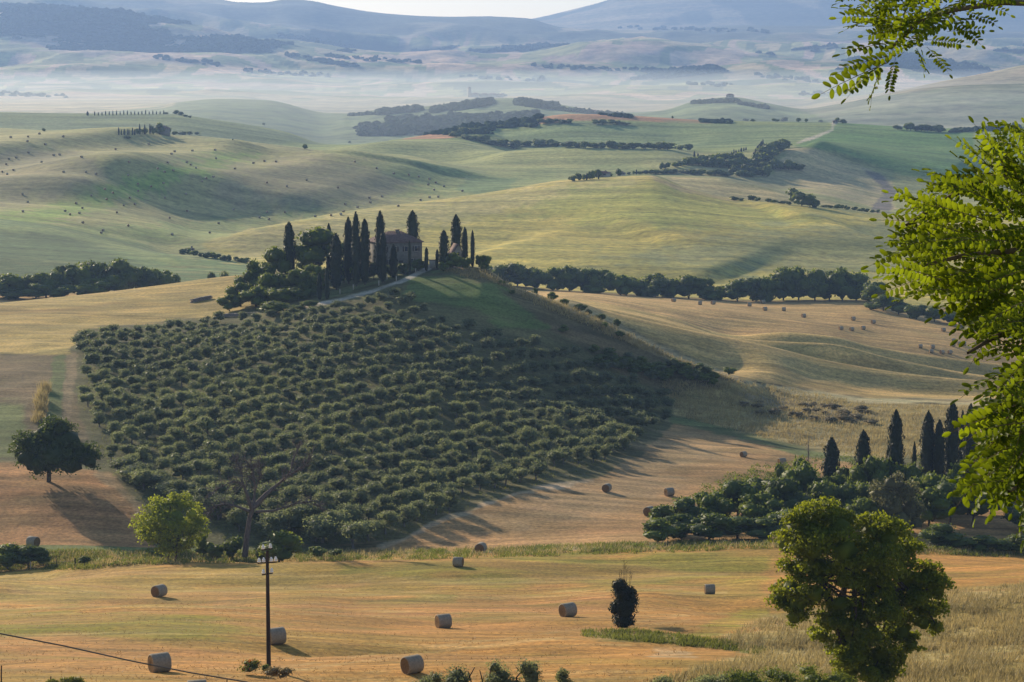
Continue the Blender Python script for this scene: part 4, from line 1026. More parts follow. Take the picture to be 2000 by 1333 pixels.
big_tree('tree', 'pale olive-grey feathery tree in front of the row of cypresses', 'tree', 1748, 412,
         [(1745, 945, 24, 0), (1720, 965, 26, 0), (1770, 960, 26, 0), (1740, 985, 36, -1), (1705, 1000, 24, 0), (1780, 995, 28, 0), (1750, 1020, 34, -1), (1785, 1020, 20, 0), (1720, 1025, 20, 0)],
         0.5, 5200, 'willow', 0.6, [[(1750, 1062, 0, 0.4), (1752, 1040, 0, 0.35), (1748, 1010, 0, 0.3)]], seed=14)
# bare dead tree
def bare_tree():
    px, D = 484, 391
    x, D, z = spot(px, D); O = Vector((x, D, z))
    o = thing('dead_tree', 'leafless dead tree with grey forked limbs below the olive grove', 'tree', (x, D, z), 0)
    r = np.random.default_rng(21)
    def P(a, b, c=0): return np.array(seen(a, b, D + c) - O)
    limbs = [[(478, 1088, 0, .55), (482, 1050, 0, .48), (488, 1010, 0, .42), (495, 990, 0, .36)],
             [(495, 992, 0, .34), (520, 965, 1, .26), (545, 945, 2, .18), (566, 925, 2, .12), (575, 895, 3, .06), (582, 870, 3, .03)],
             [(492, 995, 0, .3), (482, 965, -1, .22), (474, 945, -1, .16), (455, 940, -2, .09), (425, 955, -2, .04), (408, 972, -2, .02)],
             [(490, 1000, 0, .22), (465, 990, 1, .14), (440, 985, 1, .09), (418, 988, 2, .05), (405, 1005, 2, .02)],
             [(500, 1000, 0, .2), (535, 998, -1, .13), (575, 985, -2, .09), (600, 980, -2, .05), (625, 990, -2, .02)],
             [(495, 990, 0, .22), (498, 955, 1, .13), (494, 920, 1, .08), (485, 905, 1, .03)],
             [(545, 945, 2, .12), (560, 930, 0, .09), (590, 915, 0, .05), (605, 895, 0, .02)],
             [(498, 960, 0, .1), (508, 930, -1, .06), (504, 905, -1, .03)],
             [(474, 945, -1, .1), (470, 920, 0, .06), (462, 900, 0, .02)]]
    main = [(*tube([P(a, b, c) for a, b, c, _ in l], [q[3] for q in l], 7), 0) for l in limbs[:1]]
    link('trunk', join_mesh('trunk', main, [M['dead_bark']]), o)
    for l in limbs[1:]:
        parts = [(*tube([P(a, b, c) for a, b, c, _ in l], [q[3] * 1.35 + 0.02 for q in l], 6), 0)]
        pts = np.array([P(a, b, c) for a, b, c, _ in l])
        for q in range(40):
            t = r.uniform(0.25, 1) * (len(l) - 1); i = min(int(t), len(l) - 2); s = pts[i] + (pts[i+1] - pts[i]) * (t - i)
            d = (pts[i+1] - pts[i]); d /= np.linalg.norm(d); d = d + r.normal(size=3) * 0.7 + np.array([0, 0, 0.15]); d /= np.linalg.norm(d)
            L = r.uniform(0.9, 2.4); e = s + d * L; m_ = s + d * L * 0.5 + r.normal(size=3) * 0.18
            parts.append((*tube([s, m_, e], [0.075, 0.05, 0.018], 4), 0))
            for w in range(2):
                d2 = d + r.normal(size=3) * 0.8; parts.append((*tube([m_, m_ + d2 * L * 0.45], [0.045, 0.015], 3), 0))
        link('limb', join_mesh('limb', parts, [M['dead_bark']]), o)
bare_tree()
# small pruned cypress with bare shoots on top
x, D, z = hit(1218, 1226)
o = thing('pruned_cypress', 'small dark scruffy cypress with bare shoots on top in the hay field', 'tree', (x, D, z), 0)
s_ = D / F
bl = [(0.0, 0, 16*s_, 25*s_, 25*s_, 20*s_), (0.0, 0, 9*s_, 22*s_, 22*s_, 11*s_), (0.1, 0, 38*s_, 27*s_, 25*s_, 26*s_), (0.3, 0, 50*s_, 26*s_, 24*s_, 22*s_), (-0.2, 0, 70*s_, 22*s_, 22*s_, 22*s_), (-0.5, 0, 86*s_, 16*s_, 16*s_, 15*s_), (0.5, 0.2, 66*s_, 20*s_, 18*s_, 20*s_), (-0.9, 0, 40*s_, 14*s_, 14*s_, 18*s_)]
r = np.random.default_rng(5); V = clump_leaves(bl, 5200, 0.26, r, 0.8, 0.15, 0.5)
link('crown', join_mesh('crown', [(V, np.arange(len(V)).reshape(-1, 4), 0)] + [(v, f, 0) for v, f in core(bl, r, 0.72)], [M['cypress']]), o)
link('trunk', join_mesh('trunk', [(*tube([(0, 0, -0.3), (0, 0, 1.5), (0, 0, 4)], [0.2, 0.16, 0.1]), 0)], [M['bark']]), o)
for (dx, top, w) in ((0.0, 142, 0.045), (-0.25, 118, 0.03), (0.35, 124, 0.03), (0.75, 116, 0.03), (-0.5, 112, 0.025), (0.15, 130, 0.03), (0.9, 108, 0.025)):
    pts = [(dx*0.3, 0, 60*s_), (dx*0.8, 0.05, 90*s_), (dx, 0, top*s_)]
    link('shoot', join_mesh('shoot', [(*tube(pts, [w, w*0.8, w*0.3], 5), 0)] + [(*tube([np.array(pts[2])*0.9 + np.array([0, 0, 0.1*q]), np.array(pts[2])*0.9 + np.array([r.normal()*0.3, r.normal()*0.3, 0.4+0.1*q])], [0.015, 0.006], 3), 0) for q in range(5)], [M['bark']]), o)

# ------------------------------------------------------------------ bushes along the ditch
DB = [('shrub', 545, 385, 1034, 96, 'big black-green bush beside the dead tree'), ('shrub', 512, 388, 1052, 44, 'small grey-leaved bush at the foot of the dead tree'), ('shrub', 455, 393, 1040, 48, 'dark bush on the west side of the dead tree trunk'), ('shrub', 424, 392, 1055, 50, 'low bush between the bright round tree and the dead tree'),
      ('shrub', 620, 392, 1064, 42, 'low green bush at the ditch just east of the big black bush'), ('shrub', 655, 392, 1070, 34, 'smallest green bush at the ditch east of the big black bush'),
      ('shrub', 398, 395, 1040, 40, 'weedy bush touching the east side of the bright round tree'),
      ('shrub', 15, 384, 1062, 84, 'dark bush filling the ditch at the west edge'), ('shrub', 55, 384, 1064, 80, 'dark bush in the ditch below the lone hay bale'), ('shrub', 84, 385, 1074, 44, 'last dark bush of the ditch near the brown post'), ('shrub', -20, 384, 1062, 80, 'dark bush of the ditch partly cut by the frame'),
      ('shrub', 165, 379, 1086, 30, 'low weed clump beside the brown wooden post')]
for k, px, D, top, w, lab in DB: tree(k, px, D, top, w, lab, 'bushes along the ditch', 'bush', 'bush')
# olives grown together under the dead tree
for i, (px, D, top, w) in enumerate(((236, 446, 905, 70), (262, 440, 922, 76), (300, 436, 938, 84), (345, 430, 950, 84), (390, 424, 958, 84), (430, 420, 965, 84), (575, 414, 985, 80), (630, 408, 1000, 84), (690, 404, 1012, 78), (530, 412, 990, 76))):
    xx, DD, zz = spot(px, D); h = z_at(top, DD) - zz; w = w / F * D
    q = OLIVE[i % 7]; o = thing('olive_tree', 'taller olive tree of the overgrown bottom row beside the dead tree', 'olive tree', (xx, DD, zz), i * 1.3, 'overgrown olive trees at the grove foot', None, (w / 4.6, w / 4.6, max(h, 3.5) / 4.0))
    link('crown', q[0], o); link('trunk', q[1], o)
# thicket east of the ditch
TH = [(1285, 398, 1012, 62), (1330, 402, 1000, 74), (1300, 410, 985, 50), (1345, 418, 968, 66), (1385, 400, 1000, 78), (1395, 424, 950, 74), (1440, 402, 1008, 80), (1440, 428, 935, 84), (1480, 418, 955, 80), (1490, 400, 1012, 70),
      (1500, 434, 912, 80), (1535, 424, 930, 76), (1545, 404, 985, 80), (1570, 436, 905, 74), (1600, 424, 935, 74), (1590, 406, 975, 80), (1630, 436, 915, 66), (1650, 422, 945, 72), (1645, 406, 985, 80), (1690, 430, 925, 66), (1685, 410, 970, 60),
      (1700, 442, 880, 62), (1660, 446, 893, 50), (1720, 446, 872, 60), (1770, 444, 884, 70), (1800, 432, 905, 70), (1815, 418, 945, 76), (1850, 436, 902, 70), (1855, 420, 940, 76), (1890, 436, 885, 70), (1900, 420, 935, 70), (1935, 436, 880, 60), (1965, 432, 900, 60),
      (1835, 396, 1022, 66), (1870, 394, 1040, 60), (1910, 394, 1044, 60), (1950, 394, 1046, 60), (1985, 394, 1042, 60), (1560, 448, 890, 44), (1520, 452, 900, 30), (1990, 415, 985, 70)]
WHERE = ['at the thicket tip by the leaning bale', 'along the field edge of the thicket', 'in the middle of the thicket', 'under the cypresses at the back of the thicket', 'behind the pale feathery tree', 'in the low hedge east of the maple crown']
cnt_ = {}
for i, (px, D, top, w) in enumerate(TH):
    k = 0 if px < 1345 else 1 if (D < 412 and px < 1700) else 2 if px < 1640 else 5 if D < 400 else 3 if D > 428 else 4
    cnt_[k] = cnt_.get(k, 0) + 1
    tree('shrub', px, D, top, w * 1.4, 'leafy bush %s, %s from the west' % (WHERE[k], ORD[cnt_[k] - 1]), 'bushes of the thicket by the cypresses', 'bush', 'bush')
EC = [(1622, 452, 856, 33, 'blunt two-tipped cypress at the west end of the lower cypress row'), (1684, 450, 842, 30, 'ragged pointed cypress, second from the west in the lower row'),
      (1747, 448, 803, 31, 'tall broad cypress directly behind the pale feathery tree'), (1735, 450, 868, 14, 'short cypress leaning on the tall one behind the feathery tree'), (1784, 462, 864, 9, 'thin little cypress standing alone in the lower row'),
      (1810, 462, 805, 29, 'thick cypress just east of the thin little one'), (1832, 460, 822, 24, 'lower cypress squeezed between two thick ones'), (1857, 464, 787, 31, 'tallest cypress of the lower row'),
      (1877, 470, 803, 13, 'slender cypress right behind the tallest of the lower row'), (1892, 468, 791, 24, 'cypress with a shoulder east of the tallest in the lower row'), (1930, 470, 778, 20, 'cypress at the east end of the lower row, partly behind the locust leaves')]
for px, D, top, w, lab in EC: tree('cypress', px, D, top, w, lab, 'lower row of cypresses by the thicket', 'cypress', 'cypress')
x, D, z = spot(1577, 456)
o = thing('bare_poplar', 'thin nearly bare upright poplar west of the lower cypress row', 'tree', (x, D, z), 0)
r = np.random.default_rng(8); H_ = z_at(853, D) - z
link('trunk', join_mesh('trunk', [(*tube([(0, 0, -0.3), (0.05, 0, H_*0.5), (0, 0, H_)], [0.2, 0.12, 0.03], 6), 0)], [M['grey_bark']]), o)
link('branches', join_mesh('branches', [(*tube([(0, 0, hh), (math.cos(a)*0.35, math.sin(a)*0.35, hh+0.7), (math.cos(a)*0.5, math.sin(a)*0.5, hh+1.6)], [0.035, 0.02, 0.008], 3), 0) for hh, a in zip(r.uniform(0.3*H_, 0.92*H_, 60), r.uniform(0, 6.28, 60))], [M['grey_bark']]), o)

# ------------------------------------------------------------------ tree line behind the bale field, wood on the west
TL = [(978, 1008, 510, 58), (1010, 1004, 517, 54), (1045, 1002, 522, 54), (1080, 1000, 521, 52), (1112, 1002, 517, 56), (1142, 1000, 516, 56), (1172, 996, 521, 54), (1212, 996, 536, 50), (1245, 1000, 535, 56), (1280, 998, 533, 56), (1312, 1000, 536, 54), (1345, 996, 540, 54), (1372, 1000, 536, 44),
      (1408, 1000, 556, 32), (1440, 996, 550, 50), (1470, 1000, 534, 56), (1500, 1002, 526, 56), (1530, 1006, 522, 58), (1560, 1006, 521, 56), (1592, 1000, 528, 54), (1620, 1006, 519, 56), (1645, 1004, 519, 50), (1672, 1000, 534, 56), (1385, 995, 562, 40), (1160, 990, 556, 40), (1275, 990, 560, 36)]
for i, (px, D, top, w) in enumerate(sorted(TL)):
    lab = 'dark tree in the row closing the far bale field, %s from its west end' % ORD[i]
    tree('shrub', px, D, top - 8, w * 1.35, lab, 'tree row behind the bale field', 'tree', 'tree', sink=1.0)
TR = [(1705, 970, 556, 54), (1725, 955, 575, 50), (1755, 950, 580, 50), (1790, 940, 588, 48), (1825, 935, 596, 46), (1855, 930, 604, 44), (1885, 925, 612, 44), (1920, 920, 622, 44), (1955, 918, 630, 44), (1710, 985, 540, 50), (1700, 950, 590, 36)]
for i, (px, D, top, w) in enumerate(sorted(TR)):
    tree('shrub', px, D, top, w * 1.1, 'hazy green tree in the belt behind the locust leaves, %s from its west end' % ORD[i], 'tree belt behind the locust leaves', 'tree', 'tree')
WW = [(-25, 858, 545, 62), (15, 855, 540, 62), (55, 858, 545, 56), (90, 856, 532, 60), (125, 862, 514, 64), (160, 866, 506, 70), (200, 866, 505, 70), (232, 864, 511, 64), (258, 870, 526, 50), (285, 872, 524, 50), (312, 876, 524, 52), (330, 880, 533, 36), (70, 850, 560, 60), (180, 852, 545, 70), (30, 848, 570, 60), (120, 850, 560, 60)]
for i, (px, D, top, w) in enumerate(sorted(WW)):
    tree('shrub', px, D, top - 8, w * 1.3, 'dark leafy tree of the wood behind the yellow field, %s from its west end' % ORD[i], 'wood behind the yellow field', 'tree', 'tree')
tree('shrub', 415, 905, 523, 22, 'little bush past the east end of the yellow field wood', 'bushes in the western valley', 'bush', 'bush'); tree('shrub', 437, 905, 521, 24, 'second little bush past the east end of the yellow field wood, nearer the copse', 'bushes in the western valley', 'bush', 'bush')

# ------------------------------------------------------------------ small far trees and hedges, each a tree of its own
def row(label, cat, group, items, kind='small', name='far_tree'):
    for px, py, w, h in items:
        x, D, z = hit(px, py)
        hh = h / F * D; ww = w / F * D
        q = (SMALLCYP if kind == 'smallcyp' else SMALL); q = q[random.randrange(len(q))]
        sc = (ww/2, ww/2, hh/10) if kind == 'smallcyp' else (ww/8.6, ww/8.6, hh/7.8)
        thing(name, label, cat, (x, D, z - 0.2), random.uniform(0, 6.28), group, q, sc)
rr = random.Random(3)
def along(p0, p1, n, w, h, j=2.0):
    return [(p0[0] + (p1[0]-p0[0])*(i + rr.uniform(-.3, .3))/max(1, n-1), p0[1] + (p1[1]-p0[1])*i/max(1, n-1) + rr.uniform(-j, j)*0.5, w*rr.uniform(.75, 1.3), h*rr.uniform(.75, 1.25)) for i in range(n)]
row('bush in the hedge along the foot of the pale hill in the western valley', 'bush', 'hedge in the western valley', along((358, 497), (480, 514), 12, 17, 12))
row('tree in the long dark hedge on the green slope below the brown ridge', 'tree', 'long hedge below the brown ridge', along((890, 268), (1000, 290), 9, 24, 13) + along((960, 284), (1340, 294), 24, 28, 15))
row('tree of the hedge along the edge of the brown ridge field', 'tree', 'hedge on the brown ridge', along((895, 260), (975, 250), 6, 20, 9) + along((1058, 241), (1112, 240), 5, 20, 10) + along((1166, 243), (1222, 244), 5, 20, 10))
row('tiny tree standing on the skyline of the green ridge', 'tree', 'trees on the green ridge skyline', [(1457, 237, 14, 7), (1470, 238, 12, 6), (1515, 238, 16, 8), (1531, 238, 16, 10), (1560, 239, 13, 9), (1575, 239, 8, 8), (1603, 239, 10, 7), (1645, 242, 18, 12), (1635, 241, 12, 12), (937, 246, 6, 6), (1313, 232, 5, 6), (1040, 240, 8, 6)])
row('tree of the dark round clump on the skyline of the green ridge', 'tree', 'dark clump on the green ridge', along((1756, 254), (1838, 259), 8, 24, 15, 1))
row('tree sheltering the small farm on the pale hill crest', 'tree', 'trees around the crest farm', [(1118, 354, 18, 16), (1130, 353, 16, 17), (1142, 352, 12, 15), (1153, 351, 20, 20), (1166, 347, 18, 18), (1207, 344, 20, 17), (1228, 341, 8, 6), (1237, 341, 8, 8), (1248, 341, 14, 7), (1190, 345, 14, 9)])
row('thin dark cypress beside the small crest farm', 'cypress', 'cypresses of the crest farm', [(1169, 350, 4, 14), (1243, 341, 4, 11), (1146, 352, 4, 15)], 'smallcyp', 'far_cypress')
row('dark tree in the estate park on the pale ridge', 'tree', 'estate park trees', along((1262, 340), (1330, 338), 8, 20, 10) + along((1290, 332), (1340, 322), 5, 18, 14) + along((1345, 322), (1455, 322), 12, 30, 22) + along((1380, 326), (1500, 332), 10, 30, 18) + along((1440, 338), (1500, 345), 5, 28, 22) + along((1340, 340), (1470, 346), 10, 24, 12))
row('tree of the small dense wood climbing the ridge above the estate', 'tree', 'small wood above the estate', along((1490, 318), (1530, 290), 9, 30, 24) + along((1475, 322), (1505, 300), 6, 26, 24) + along((1505, 330), (1558, 332), 7, 24, 18))
row('slim cypress of the avenue climbing to the estate', 'cypress', 'cypress avenue at the estate', along((1471, 312), (1490, 285), 9, 5, 16, 0.5) + along((1420, 306), (1456, 294), 9, 4, 9, 0.4) + [(1356, 312, 5, 18), (1363, 312, 5, 14)], 'smallcyp', 'far_cypress')
row('tree of the thick clump where the lane meets the pale hill', 'tree', 'clump at the lane end', [(1552, 398, 34, 34), (1566, 403, 36, 32), (1582, 405, 34, 28), (1594, 407, 26, 20)])
row('bush in the hedge on the back edge of the pale hill', 'bush', 'hedge on the pale hill', [(1434, 392, 18, 10), (1446, 392, 16, 8), (1470, 392, 20, 12), (1480, 393, 16, 9), (1500, 395, 18, 8), (1512, 396, 18, 8), (1528, 398, 18, 8), (1540, 400, 14, 8)] + along((1606, 404), (1712, 417), 13, 12, 8))
row('single round tree on the bale-dotted hillside skyline', 'tree', 'trees on the western skyline', [(595, 292, 13, 11), (515, 245, 6, 6), (85, 257, 10, 8), (683, 280, 7, 5), (455, 274, 5, 4)])
row('dark tree hiding the farm on the western skyline', 'tree', 'trees of the western farm', [(300, 263, 16, 22), (312, 263, 22, 24), (324, 263, 20, 23), (270, 262, 16, 13), (284, 262, 16, 13), (342, 264, 18, 9), (356, 264, 20, 10), (369, 264, 14, 8), (384, 263, 10, 6), (248, 271, 18, 6)])
row('slim cypress in the row by the western farm', 'cypress', 'cypresses of the western farm', [(232, 264, 4, 16), (237, 264, 3, 12), (243, 264, 5, 13), (249, 264, 3, 13), (252, 264, 3, 13), (259, 264, 4, 15), (263, 264, 4, 12), (273, 263, 4, 22), (283, 263, 4, 21), (293, 262, 4, 21)], 'smallcyp', 'far_cypress')
row('slim cypress in the long row on the second western ridge', 'cypress', 'long cypress row on the second ridge', [(171, 226, 5, 9)] + [(185 + i * 7.1, 226 - i * 0.12, 2.6, 9 * rr.uniform(.75, 1.15)) for i in range(20)], 'smallcyp', 'far_cypress')
row('bushy tree at the end of the long cypress row on the ridge', 'tree', 'trees at the cypress row end', [(324, 223, 12, 5), (345, 224, 16, 9), (354, 226, 14, 8), (362, 228, 12, 6), (371, 230, 7, 6)])
row('tree beside the lane at the bottom of the western valley', 'tree', 'trees by the valley lane', [(363, 494, 12, 10), (375, 495, 14, 9)])
# far farms
def far_house(name, label, px, py, wpx, hpx, rz, Wm=None, roof='tile', wall='cream'):
    x, D, z = hit(px, py); W = wpx / F * D; H = hpx / F * D * 0.62
    n = max(2, int(W / 3.4)); wins = [('front', (i - (n-1)/2) * W / n, H * 0.5, 0.9, 1.2) for i in range(n)]
    return house(name, label, (x, D, z), rz, W, W * 0.6, H, H * 0.55, wins, roof, wall, chim=(W*0.2, 0, H*1.2, 0.8, 1.2))
far_house('farmhouse', 'small farmhouse with pale gable among trees on the pale hill crest', 1178, 346, 26, 12, R(-25))
far_house('farmhouse', 'low outbuilding beside the small crest farmhouse', 1213, 343, 16, 7, R(10))
far_house('farmhouse', 'pale house end showing among the estate trees', 1338, 322, 14, 8, R(-30))
far_house('farmhouse', 'long pale estate house half hidden by dark trees', 1402, 322, 36, 12, R(8))
far_house('farmhouse', 'dark farmhouse block among trees on the western skyline', 316, 262, 28, 17, R(-20), None, 'tile', 'plaster')
far_house('farmhouse', 'lonely small house on top of the brown ridge', 1160, 221, 12, 6, R(15))
far_house('farmhouse', 'square house on the misty hill beyond the green ridge', 1426, 192, 15, 9, R(-10))
far_house('farmhouse', 'little house where the white lane crosses the green ridge', 1631, 242, 9, 7, R(0))
far_house('farmhouse', 'pale low farmhouse at the foot of the hill in the western valley', 372, 492, 14, 8, R(10))
x, D, z = hit(917, 190)
o = thing('church_tower', 'slim church tower of the hazy hamlet on the misty wooded hill', 'tower', (x, D, z), R(15)); W = 5 / F * D * 1.2; H = 17 / F * D
link('wall', join_mesh('wall', [(*box(-W/2, W/2, -W/2, W/2, -1, H), 0)], [M['cream']]), o)
v, f4, f3 = hip_roof(W, W, H, W*0.5, 0.4); link('roof', join_mesh('roof', [(v, f4, 0), (v, f3, 0)], [M['tile']]), o)
for i, (px, w, hgt) in enumerate(((928, 14, 9), (946, 16, 8), (962, 16, 8), (978, 12, 6))):
    far_house('farmhouse', 'hazy hamlet house, %s one east of the church tower' % ORD[i], px, 190, w, hgt, R(10 * i - 15))

# ------------------------------------------------------------------ woods on the misty hills and the mountain slopes (masses)
def wood_mass(name, label, pts, leaf_n, seed):
    r = np.random.default_rng(seed); parts = []
    for (x, y, z, rad) in pts:
        nz = 1 + 0.22 * r.normal(size=len(ICO_V)); h = rad * r.uniform(0.45, 0.8)
        parts.append((np.array([x, y, z + h*0.35]) + ICO_V * nz[:, None] * np.array([rad, rad, h]), ICO_F, 0))
    o = link(name, smooth(join_mesh(name, parts, [M['woods']]))); o['kind'] = 'stuff'; o['label'] = label
pts = []
def strip(p0, p1, n, wpx, j):
    for i in range(n * 7):
        t = rr.random(); px = p0[0] + (p1[0]-p0[0])*t + rr.uniform(-3, 3); py = p0[1] + (p1[1]-p0[1])*t + rr.uniform(0, j)
        x, D, z = hit(px, py); rad = wpx / F * D * 0.3 * rr.uniform(.6, 1.4); pts.append((x, D, z, rad))
strip((680, 226), (730, 222), 12, 14, 2); strip((740, 220), (820, 212), 34, 22, 6); strip((845, 214), (890, 205), 26, 20, 8); strip((885, 208), (960, 196), 44, 22, 10); strip((1010, 196), (1085, 206), 44, 22, 10)
strip((760, 232), (1050, 222), 120, 24, 26); strip((700, 245), (960, 240), 60, 22, 22); strip((1090, 212), (1230, 226), 26, 16, 5); strip((1355, 200), (1440, 196), 24, 16, 4); strip((1440, 200), (1500, 210), 16, 14, 4); strip((920, 187), (985, 187), 16, 12, 2); strip((1370, 236), (1430, 238), 10, 16, 4); strip((1860, 256), (1990, 248), 18, 20, 4)
wood_mass('distant_woods', 'hazy blue-green woods on the misty hills beyond the brown ridge', pts, 0, 9)
pts = []
wr, wc = np.nonzero((WOOD > 0.6) & (GD < 9300) & (PX > -60) & (PX < 2060) & (PY < 185) & (GE >= np.maximum.accumulate(GE, axis=0) - 1e-9))
sel = rng.choice(len(wr), min(5200, len(wr)), replace=False)
for k in sel:
    i, j = wr[k], wc[k]; pts.append((GX[i, j], GD[i, j], GZ[i, j], rng.uniform(5, 12)))
for p0, p1, n in (((545, 70), (690, 92), 60), ((560, 108), (700, 132), 50), ((640, 112), (820, 122), 40), ((480, 140), (650, 150), 30), ((0, 185), (130, 190), 30), ((1480, 150), (1600, 160), 26), ((1340, 165), (1440, 168), 18), ((1560, 185), (1680, 182), 14), ((900, 150), (1060, 158), 18), ((1040, 130), (1300, 140), 40), ((300, 112), (430, 128), 30), ((1200, 55), (1500, 62), 50)):
    for i in range(n):
        t = rr.random(); px = p0[0] + (p1[0]-p0[0])*t; py = p0[1] + (p1[1]-p0[1])*t + rr.uniform(-3, 3)
        x, D, z = hit(px, py); pts.append((x, D, z, D * rr.uniform(.0006, .0015)))
wood_mass('mountain_woods', 'blue woods and hedges scattered over the far slopes', pts, 0, 10)

# ------------------------------------------------------------------ hay bales
def bale_mesh(detail=True):
    n = 28 if detail else 10
    prof = [(0.0, 0.70, 0), (0.02, 0.765, 0), (0.09, 0.80, 0), (0.5, 0.80, 0), (1.41, 0.80, 0), (1.48, 0.765, 0), (1.5, 0.70, 0)] if detail else [(0, 0.76, 0), (0.06, 0.8, 0), (1.44, 0.8, 0), (1.5, 0.76, 0)]
    r = np.random.default_rng(4); th = np.arange(n) / n * 6.28318
    V = []
    wob = 1 + 0.012 * r.normal(size=n)
    for (t, rad, _) in prof:
        V.append(np.stack([np.full(n, t - 0.75), np.cos(th)*rad*wob, np.sin(th)*rad*wob*np.where(np.sin(th) < 0, 0.965, 1)], 1))
    V = np.concatenate(V); Q = np.array([(i*n+j, i*n+(j+1) % n, (i+1)*n+(j+1) % n, (i+1)*n+j) for i in range(len(prof)-1) for j in range(n)])
    wrap = join_mesh('wrap', [(V, Q, 0)], [M['wrap']])
    def end(s):
        E = [np.array([[s*0.70, 0, 0]])]; rings = [0.08, 0.18, 0.3, 0.42, 0.54, 0.64, 0.705] if detail else [0.76]
        for k, rad in enumerate(rings): E.append(np.stack([np.full(n, s*(0.75 - (0.028 if k % 2 else 0.0) - (0.03 if rad < 0.2 else 0))) + r.normal(size=n)*0.008*detail, np.cos(th)*rad*wob, np.sin(th)*rad*wob*np.where(np.sin(th) < 0, 0.965, 1)], 1))
        E = np.concatenate(E); T = np.array([(0, 1+j, 1+(j+1) % n) for j in range(n)]); Q2 = [(1+i*n+j, 1+i*n+(j+1) % n, 1+(i+1)*n+(j+1) % n, 1+(i+1)*n+j) for i in range(len(rings)-1) for j in range(n)]
        P = [(E, T, 0)] + ([(E, np.array(Q2), 0)] if Q2 else [])
        return P
    return wrap, join_mesh('end_face', end(-1), [M['straw_end']]), join_mesh('end_face', end(1), [M['straw_end']])
BW, BE1, BE2 = bale_mesh()
FB = bale_mesh(False)
FARBALE = join_mesh('far_hay_bale', [(np.array([v.co for v in m_.vertices]), np.array([list(p.vertices) for p in m_.polygons if len(p.vertices) == nn]), 0 if m_ is FB[0] else 1) for m_ in FB for nn in (3, 4) if any(len(p.vertices) == nn for p in m_.polygons)], [M['wrap'], M['straw_end']])
NB = [(312, 1313, 40, 52, R(28), 'big hay bale at the front, crossed by the sagging cable'), (540, 1258, 34, 46, R(25), 'hay bale half hidden behind the wooden power pole'), (805, 1315, 37, 47, R(35), 'hay bale by the bushes at the bottom edge, straw end turned forward'),
      (866, 1227, 29, 38, R(22), 'hay bale in the middle of the front field, straw end showing'), (1109, 1205, 29, 33, R(32), 'hay bale just west of the small scruffy cypress'), (311, 1166, 25, 26, R(55), 'round hay bale alone on the western part of the front field'),
      (1386, 1161, 21, 20, R(4), 'pale upright-looking hay bale west of the maple'), (895, 1107, 20, 23, R(15), 'hay bale on the near side of the ditch in the middle'), (939, 1080, 21, 21, R(75), 'hay bale just across the ditch in the grove shadow'),
      (65, 1068, 22, 27, R(30), 'hay bale on the red stubble above the ditch bushes'), (1307, 969, 17, 21, R(25), 'hay bale near the thicket on the harvested field'), (1185, 961, 17, 13, R(70), 'hay bale in the shade of the grove edge'), (1268, 1008, 20, 16, R(60), 'leaning hay bale behind the thicket tip'), (1527, 909, 15, 15, R(20), 'hay bale highest on the harvested field near the bare poplar'), (1452, 893, 10, 12, R(40), 'dim hay bale in the long shadows west of the bare poplar'), (385, 1366, 38, 40, R(10), 'pale hay bale cut off by the bottom edge of the view')]
for px, py, hp, wp, rz, lab in NB:
    x, D, z = hit(px, py, 120.0); s = max(0.85, min(1.2, hp / F * D / 1.58))
    if px in (65, 895): rz = -rz
    o = thing('hay_bale', lab, 'hay bale', (x, D, z + 0.74 * s), rz, 'hay bales on the nearer fields', None, s)
    link('wrap', BW, o); link('end_face', BE1, o); link('end_face', BE2, o)
Z1 = [(60,767),(157,764),(153,789),(220,747),(352,762),(253,807),(160,852),(300,867),(333,864),(455,877),(645,834),(830,805),(975,846),(957,860),(1073,842),(1200,838),(1205,885),(90,880),(50,887),(35,918),(12,960),(40,972),(75,950),(232,905),(480,960),(535,972),(355,960),(720,905),(935,908),(1042,906),(1065,920),(1093,938),(880,942),(918,960),(967,952),(715,979),(770,1027),(912,1023),(843,1042),(770,1067),(585,1056),(510,1092),(630,1077),(595,1113),(725,1106),(690,1146),(752,1140),(920,1104),(1038,1083),(1128,1013),(1150,996),(1190,988),(1310,942),(1413,911),(1475,900),(1540,903),(1488,1020),(1600,1040),(1710,1005),(1885,1048),(460,1162),(425,1136),(363,1178),(390,1198),(443,1190),(652,1187),(945,1217),(1045,1178),(1220,1247),(1303,1171),(1490,1184),(1590,1185),(1447,1212),(1500,1224),(1758,1208),(1847,1203),(1903,1198),(1915,1181),(462,1243),(715,1260),(575,1287),(565,1300),(960,1309),(1170,1299),(128,1181),(125,1084),(155,1128)]
Z2 = [(123,903),(245,940),(340,970),(425,977),(480,987),(540,1000),(532,1030),(575,1020),(565,1060),(620,1040),(722,1066),(275,1097),(205,1105),(210,1130),(540,1102),(588,1099),(490,1117),(365,1150),(138,1157),(45,1195),(70,1140)]
Z3 = [(45,440),(192,457),(265,455),(467,465),(543,450),(554,489),(659,491),(770,527),(1046,543),(1158,562),(978,597),(1038,602),(1102,595),(1549,605),(1605,665),(1603,688),(1637,682),(1664,682),(1736,691),(1421,697),(1489,700),(1482,725),(1542,730),(1586,730)]
k_ = 2.855
for (zx, zy) in Z1: 
    x, D, z = hit(zx/k_, zy/k_ + 1.5); s = max(0.8, min(1.35, 4.2 / F * D / 1.6)); thing('hay_bale', 'tiny round hay bale casting a long shadow on the hazy western hillside', 'hay bale', (x, D, z + 0.75*s), random.uniform(0, 3.1), 'tiny bales on the western hillside', FARBALE, s)
